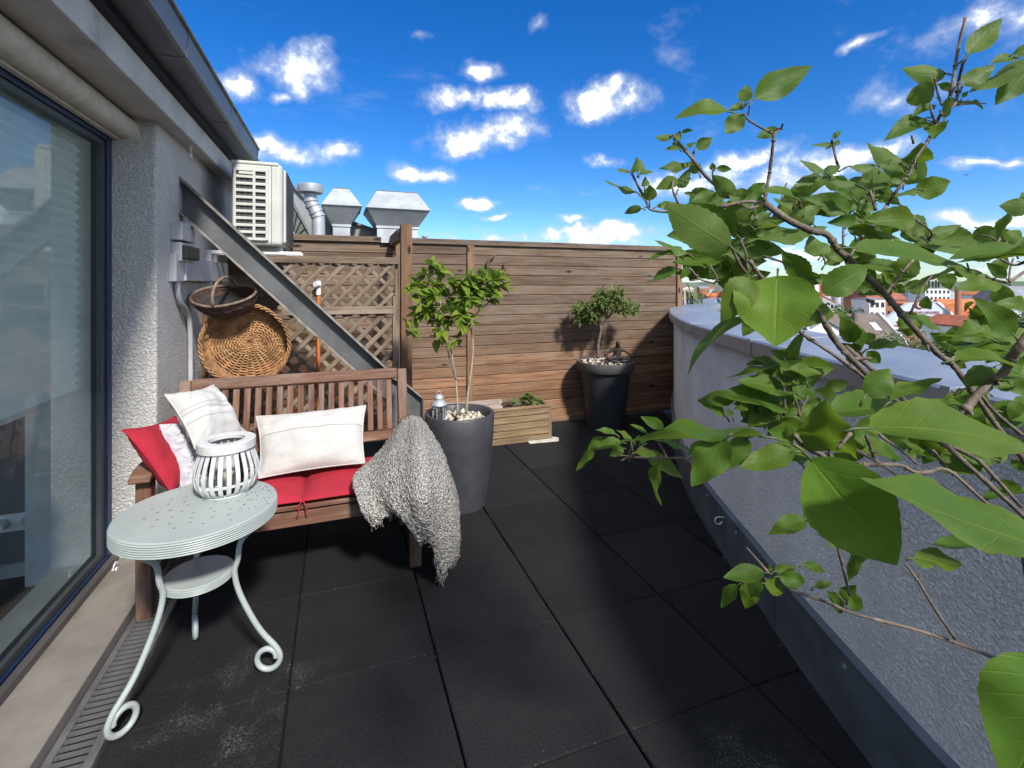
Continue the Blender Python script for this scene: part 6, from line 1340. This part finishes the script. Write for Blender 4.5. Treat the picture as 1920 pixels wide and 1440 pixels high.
SM = [(0.8, 0.0046, [(1434, 378), (1437, 356), (1443, 323), (1449, 275), (1451, 251)]), (0.8, 0.003, [(1451, 251), (1435, 244), (1406, 227), (1393, 214)]), (0.8, 0.002, [(1393, 214), (1402, 216), (1406, 198), (1414, 184)]), (0.8, 0.005, [(1395, 387), (1371, 371), (1356, 360), (1323, 330), (1299, 299), (1282, 279), (1268, 263), (1261, 253)]), (0.8, 0.0022, [(1299, 299), (1305, 278)]), (0.8, 0.0036, [(1384, 400), (1330, 400), (1258, 398), (1220, 393), (1212, 378), (1198, 352), (1185, 325), (1188, 321)]), (0.8, 0.003, [(1273, 384), (1262, 358), (1262, 338)]), (0.8, 0.002, [(1268, 365), (1272, 352)]), (0.78, 0.0028, [(1459, 393), (1468, 369), (1474, 344)]), (0.79, 0.006, [(1395, 387), (1406, 391), (1432, 384)]), (0.8, 0.002, [(1212, 378), (1194, 360)]), (0.8, 0.003, [(1451, 251), (1463, 242), (1469, 231)]), (0.82, 0.006, [(1738, 268), (1754, 236), (1765, 214), (1789, 197), (1795, 179), (1798, 151), (1806, 118), (1815, 101)]), (0.81, 0.005, [(1769, 210), (1776, 195), (1784, 171), (1789, 140), (1796, 94), (1810, 33)]), (0.81, 0.003, [(1766, 197), (1758, 175), (1752, 142)]), (0.8, 0.0034, [(1572, 311), (1568, 300), (1562, 273), (1560, 262)]), (0.82, 0.002, [(1789, 142), (1775, 137)]), (0.82, 0.002, [(1754, 230), (1732, 222)]), (0.82, 0.003, [(1754, 230), (1746, 208), (1745, 192)]), (0.82, 0.002, [(1795, 197), (1817, 195), (1850, 194)]), (0.82, 0.003, [(1713, 269), (1709, 254)]), (0.82, 0.002, [(1800, 175), (1805, 158)]), (0.66, 0.0035, [(1399, 512), (1388, 497), (1371, 463)]), (0.68, 0.003, [(1402, 506), (1399, 478), (1389, 450)]), (0.74, 0.003, [(1418, 412), (1416, 392)]), (0.76, 0.0028, [(1459, 398), (1466, 371), (1475, 343)]), (0.7, 0.0026, [(1294, 504), (1312, 523), (1339, 532)]), (0.7, 0.0024, [(1339, 532), (1344, 521), (1331, 497)]), (0.7, 0.0018, [(1312, 523), (1294, 527)]), (0.7, 0.003, [(1479, 495), (1429, 479)]), (0.76, 0.003, [(1500, 390), (1498, 371), (1476, 360)]), (0.72, 0.003, [(1543, 480), (1547, 489)]), (0.78, 0.0058, [(1662, 386), (1682, 357), (1703, 329), (1710, 311), (1719, 294), (1738, 268)]), (0.76, 0.005, [(1612, 473), (1622, 447), (1636, 425), (1662, 386)]), (0.76, 0.004, [(1642, 394), (1636, 372), (1631, 357)]), (0.74, 0.003, [(1581, 467), (1581, 427)]), (0.7, 0.0032, [(1662, 550), (1675, 532), (1692, 510), (1712, 488)]), (0.7, 0.0028, [(1692, 510), (1703, 511)]), (0.7, 0.0026, [(1618, 442), (1607, 460), (1594, 480)]), (0.72, 0.0026, [(1738, 453), (1747, 436), (1717, 412)]), (0.72, 0.002, [(1732, 445), (1738, 453)]), (0.7, 0.0034, [(1935, 502), (1920, 510), (1892, 528), (1872, 526), (1850, 519)]), (0.66, 0.003, [(1935, 482), (1905, 497), (1876, 486)]), (0.66, 0.0032, [(1935, 460), (1883, 469), (1872, 460), (1874, 447)]), (0.66, 0.002, [(1872, 458), (1859, 445), (1837, 440)]), (0.7, 0.002, [(1892, 528), (1894, 504), (1900, 484)]), (0.74, 0.002, [(1572, 322), (1588, 313), (1596, 311)]), (0.7, 0.002, [(1817, 506), (1813, 493)]), (0.66, 0.0105, [(1434, 381), (1474, 410), (1520, 432), (1551, 440), (1572, 469), (1592, 486), (1618, 512), (1640, 532), (1658, 550), (1691, 589), (1723, 625), (1757, 662), (1785, 683), (1813, 719), (1870, 800), (1960, 910), (2040, 1010)]), (0.7, 0.0062, [(1350, 388), (1400, 378), (1434, 381)]), (0.62, 0.0085, [(1546, 605), (1570, 644), (1600, 675), (1629, 705), (1700, 770), (1790, 850), (1900, 950), (2040, 1080)]), (0.64, 0.008, [(1586, 651), (1616, 676), (1646, 702), (1720, 775), (1820, 880)]), (0.6, 0.0042, [(1406, 489), (1423, 514), (1460, 560), (1496, 618), (1552, 657), (1592, 686), (1622, 710), (1700, 790)]), (0.6, 0.004, [(1546, 605), (1540, 590), (1530, 575)]), (0.62, 0.006, [(1580, 660), (1600, 672), (1634, 672)]), (0.52, 0.0105, [(1990, 560), (1916, 644), (1897, 672), (1880, 700), (1841, 732), (1805, 775), (1790, 800)]), (0.66, 0.003, [(1640, 570), (1625, 562), (1640, 565)]), (0.7, 0.0024, [(1706, 590), (1730, 540), (1748, 515)]), (0.74, 0.003, [(1469, 780), (1470, 721), (1472, 670)]), (0.74, 0.003, [(1474, 701), (1489, 710), (1496, 716)]), (0.72, 0.003, [(1500, 780), (1493, 751)]), (0.72, 0.003, [(1497, 780), (1504, 762), (1515, 742)]), (0.6, 0.003, [(1496, 618), (1511, 611)]), (0.7, 0.003, [(1613, 659), (1616, 670)]), (0.86, 0.004, [(1366, 866), (1307, 858), (1250, 859), (1189, 857), (1178, 855)]), (0.85, 0.0026, [(1250, 857), (1242, 842), (1235, 831)]), (0.85, 0.002, [(1189, 857), (1185, 838), (1182, 824)]), (0.85, 0.0016, [(1178, 855), (1158, 853)]), (0.85, 0.0016, [(1178, 857), (1163, 864)]), (0.85, 0.0016, [(1182, 857), (1180, 866)]), (0.85, 0.002, [(1189, 853), (1196, 842), (1213, 831)]), (0.58, 0.0058, [(1558, 855), (1565, 872), (1620, 871), (1685, 872), (1715, 885), (1740, 885), (1778, 882), (1840, 935), (1915, 1000)]), (0.56, 0.0055, [(1488, 815), (1515, 840), (1550, 858)]), (0.64, 0.003, [(1550, 850), (1560, 860)]), (0.66, 0.0042, [(1595, 840), (1640, 862), (1710, 910)]), (0.66, 0.004, [(1625, 818), (1640, 862)]), (0.66, 0.006, [(1748, 845), (1778, 882)]), (0.66, 0.003, [(1648, 815), (1690, 845), (1720, 870)]), (0.66, 0.005, [(1772, 830), (1830, 860), (1865, 895), (1915, 950)]), (0.68, 0.0034, [(1580, 1060), (1562, 995), (1535, 928), (1510, 880), (1490, 855)]), (0.68, 0.002, [(1560, 992), (1542, 995), (1510, 975)]), (0.66, 0.003, [(1735, 772), (1738, 750)]), (0.62, 0.004, [(1915, 815), (1865, 772), (1840, 742)]), (0.5, 0.003, [(1595, 812), (1570, 842)]), (0.9, 0.0075, [(2003, 1293), (1887, 1243), (1787, 1203), (1703, 1177), (1600, 1150), (1553, 1130), (1487, 1107), (1433, 1085)]), (0.9, 0.006, [(1440, 1073), (1420, 1050), (1400, 1027)]), (0.88, 0.0042, [(1790, 1197), (1750, 1137), (1720, 1087), (1697, 1057)]), (0.82, 0.0036, [(1593, 1117), (1580, 1063), (1560, 987), (1548, 960)]), (0.88, 0.003, [(1717, 1087), (1728, 1078)]), (0.9, 0.002, [(1587, 1133), (1560, 1103)]), (0.7, 0.002, [(1533, 1003), (1550, 993)])]
shr = thing('foreground_shrub', 'large leafy shrub with serrated green leaves reaching in beside the parapet', 'shrub', (.98, .32, 0))
rs_ = random.Random(12)
for d, r, pts in SM:
    r *= .47 if r > .0055 else .66
    n = len(pts); jit = [rs_.uniform(-.012, .012) for _ in pts]
    q = cr([P(a, b, d+jit[i]) for i, (a, b) in enumerate(pts)], 5); m = len(q)
    mb = MB(); k0 = 1.0 if pts[0][0] > pts[-1][0] else 1.0
    rad = [r*(1.0-.28*i/(m-1))*(1+.10*math.sin(i*2.3)+.12*noise.noise(V((i*.9, r*900, d)))) for i in range(m)]
    if r > .005 and pts[-1][0] > 1700: rad = [r*(.72+.28*i/(m-1))*(1+.12*noise.noise(V((i*.9, r*900, d)))) for i in range(m)]
    mb.tube(q, rad, 8)
    for i in range(3, m-2, 7):            # nodes and bud scars
        t = (q[i+1]-q[i-1]).normalized(); mb.tube([q[i]-t*r*.8, q[i], q[i]+t*r*.8], [r*.9, r*1.22, r*.9], 7)
        if rs_.random() < .6:
            e = t.orthogonal(); e.rotate(Matrix.Rotation(rs_.uniform(0, 6.28), 3, t)); mb.tube([q[i], q[i]+e*r*1.6+t*r, q[i]+e*r*2.2+t*r*1.8], [r*.42, r*.4, r*.12], 5)
    o = part('stem', mb, M_['bark'], shr, smooth=True)
# main stems come together in the trunk beside the camera
mb = MB(); base = V((.98, .32, 0))
for px, py, d, r in ((2040, 1010, .66, .006), (2040, 1080, .62, .006), (1990, 560, .52, .006), (1915, 1000, .58, .004), (2003, 1293, .90, .005), (1990, 950, .66, .004)):
    e = P(px, py, d); mb.tube(cr([e, e.lerp(base, .4)+V((0, 0, .08)), base+V((rs_.uniform(-.02, .02), rs_.uniform(-.02, .02), .12)), base], 6), [r+.004*i/18 for i in range(19)], 8)
part('trunk', mb, M_['bark'], shr, smooth=True)
eye = V((0, 0, CAMH)); fbag = []
# small leaves filling the twiggy heart of the bush
for k in range(210):
    b_ = rs_.choice([l for l in LV[:230] if l[0] > 1300 and l[5] > .64 and 330 < l[1] < 900]); a_ = rs_.uniform(0, 6.283); Lp = rs_.uniform(40, 88)
    bx_, by_ = b_[0]+rs_.uniform(-22, 22), b_[1]+rs_.uniform(-16, 16); LV.append((bx_, by_, bx_+Lp*math.cos(a_), by_+Lp*.6*math.sin(a_), Lp*rs_.uniform(.34, .55), min(.9, b_[5]+rs_.uniform(.0, .12))))
for i, (bx_, by_, tx_, ty_, wpx, d) in enumerate(LV):
    dj = rs_.uniform(-.03, .03)*d/.8; d0 = d+dj
    a = P(bx_, by_, d0); L2 = (P(tx_, ty_, d0)-a).length
    W = wpx/FPX*d0
    # foreshortened leaves really point towards or away from the eye
    want = max(L2, W*1.45); along = math.sqrt(max(0, want*want-L2*L2))*(1 if rs_.random() < .4 else -1)*.8
    if d0 < .42: along = 0
    if along < 0: along = max(along, -.12*d0)
    b = P(tx_, ty_, d0+along); ax = b-a; Ln = ax.length
    # thin, edge-on leaves are wide leaves seen from the side
    asp = W/L2; roll = 0.0
    wt = max(W, Ln*.42)
    if W < wt: roll = math.acos(min(1, max(.12, W/wt)))
    wt *= 1.2 if d0 >= .45 else 1.1
    ctr = (a+b)/2; view = (eye-ctr).normalized(); n_ = (view-ax.normalized()*view.dot(ax.normalized())).normalized()
    upn = V((0, 0, 1))
    # tip the face upwards: roll so that the upper side looks to the sky
    sgn = 1 if (Matrix.Rotation(roll, 3, ax) @ n_).z > (Matrix.Rotation(-roll, 3, ax) @ n_).z else -1
    n_ = Matrix.Rotation(sgn*roll, 3, ax.normalized()) @ n_
    if ctr.z > CAMH+.05 and rs_.random() < .55: n_ = -n_       # high leaves show their undersides
    n_ = (n_+V((rs_.gauss(0, .16), rs_.gauss(0, .16), rs_.gauss(0, .16)))).normalized()
    big = wpx > 90
    bend = rs_.uniform(-.3, 1.0); fold = rs_.uniform(.12, .45)
    if big: bend *= .5; fold *= .7
    me = leafmesh('leaf', Ln*1.02, wt/math.cos(fold), bend, fold, 18 if Ln > .05 else 12, 3 if big else 2, .018 if big else .035, wave=rs_.uniform(.06, .26), twist=rs_.uniform(-.35, .35) if not big else rs_.uniform(-.12, .12), shape=rs_.uniform(.72, .88), seed=i)
    brown = abs(bx_-1535) < 3 and abs(by_-998) < 6
    me.materials.append(M_['leafbrown'] if brown else (M_['leafb'] if big else M_['leaf']))
    LM = lookm(a, ax.normalized()+n_*math.sin(bend*.5)*.9, n_)
    if i >= 295: fbag.append((me, LM)); continue
    o = put('leaf', me, None, shr, LM)
    # petiole
    t = ax.normalized(); mb = MB(); pl_ = min(.022, Ln*.2)
    mb.tube([a+t*.004, a-t*pl_*.5-V((0, 0, .002)), a-t*pl_-V((0, 0, .006))], [.0009, .0012, .0015], 5); part('petiole', mb, M_['petiole'], o, smooth=True)
joinm('inner_leaf', fbag, M_['leaf'], shr)
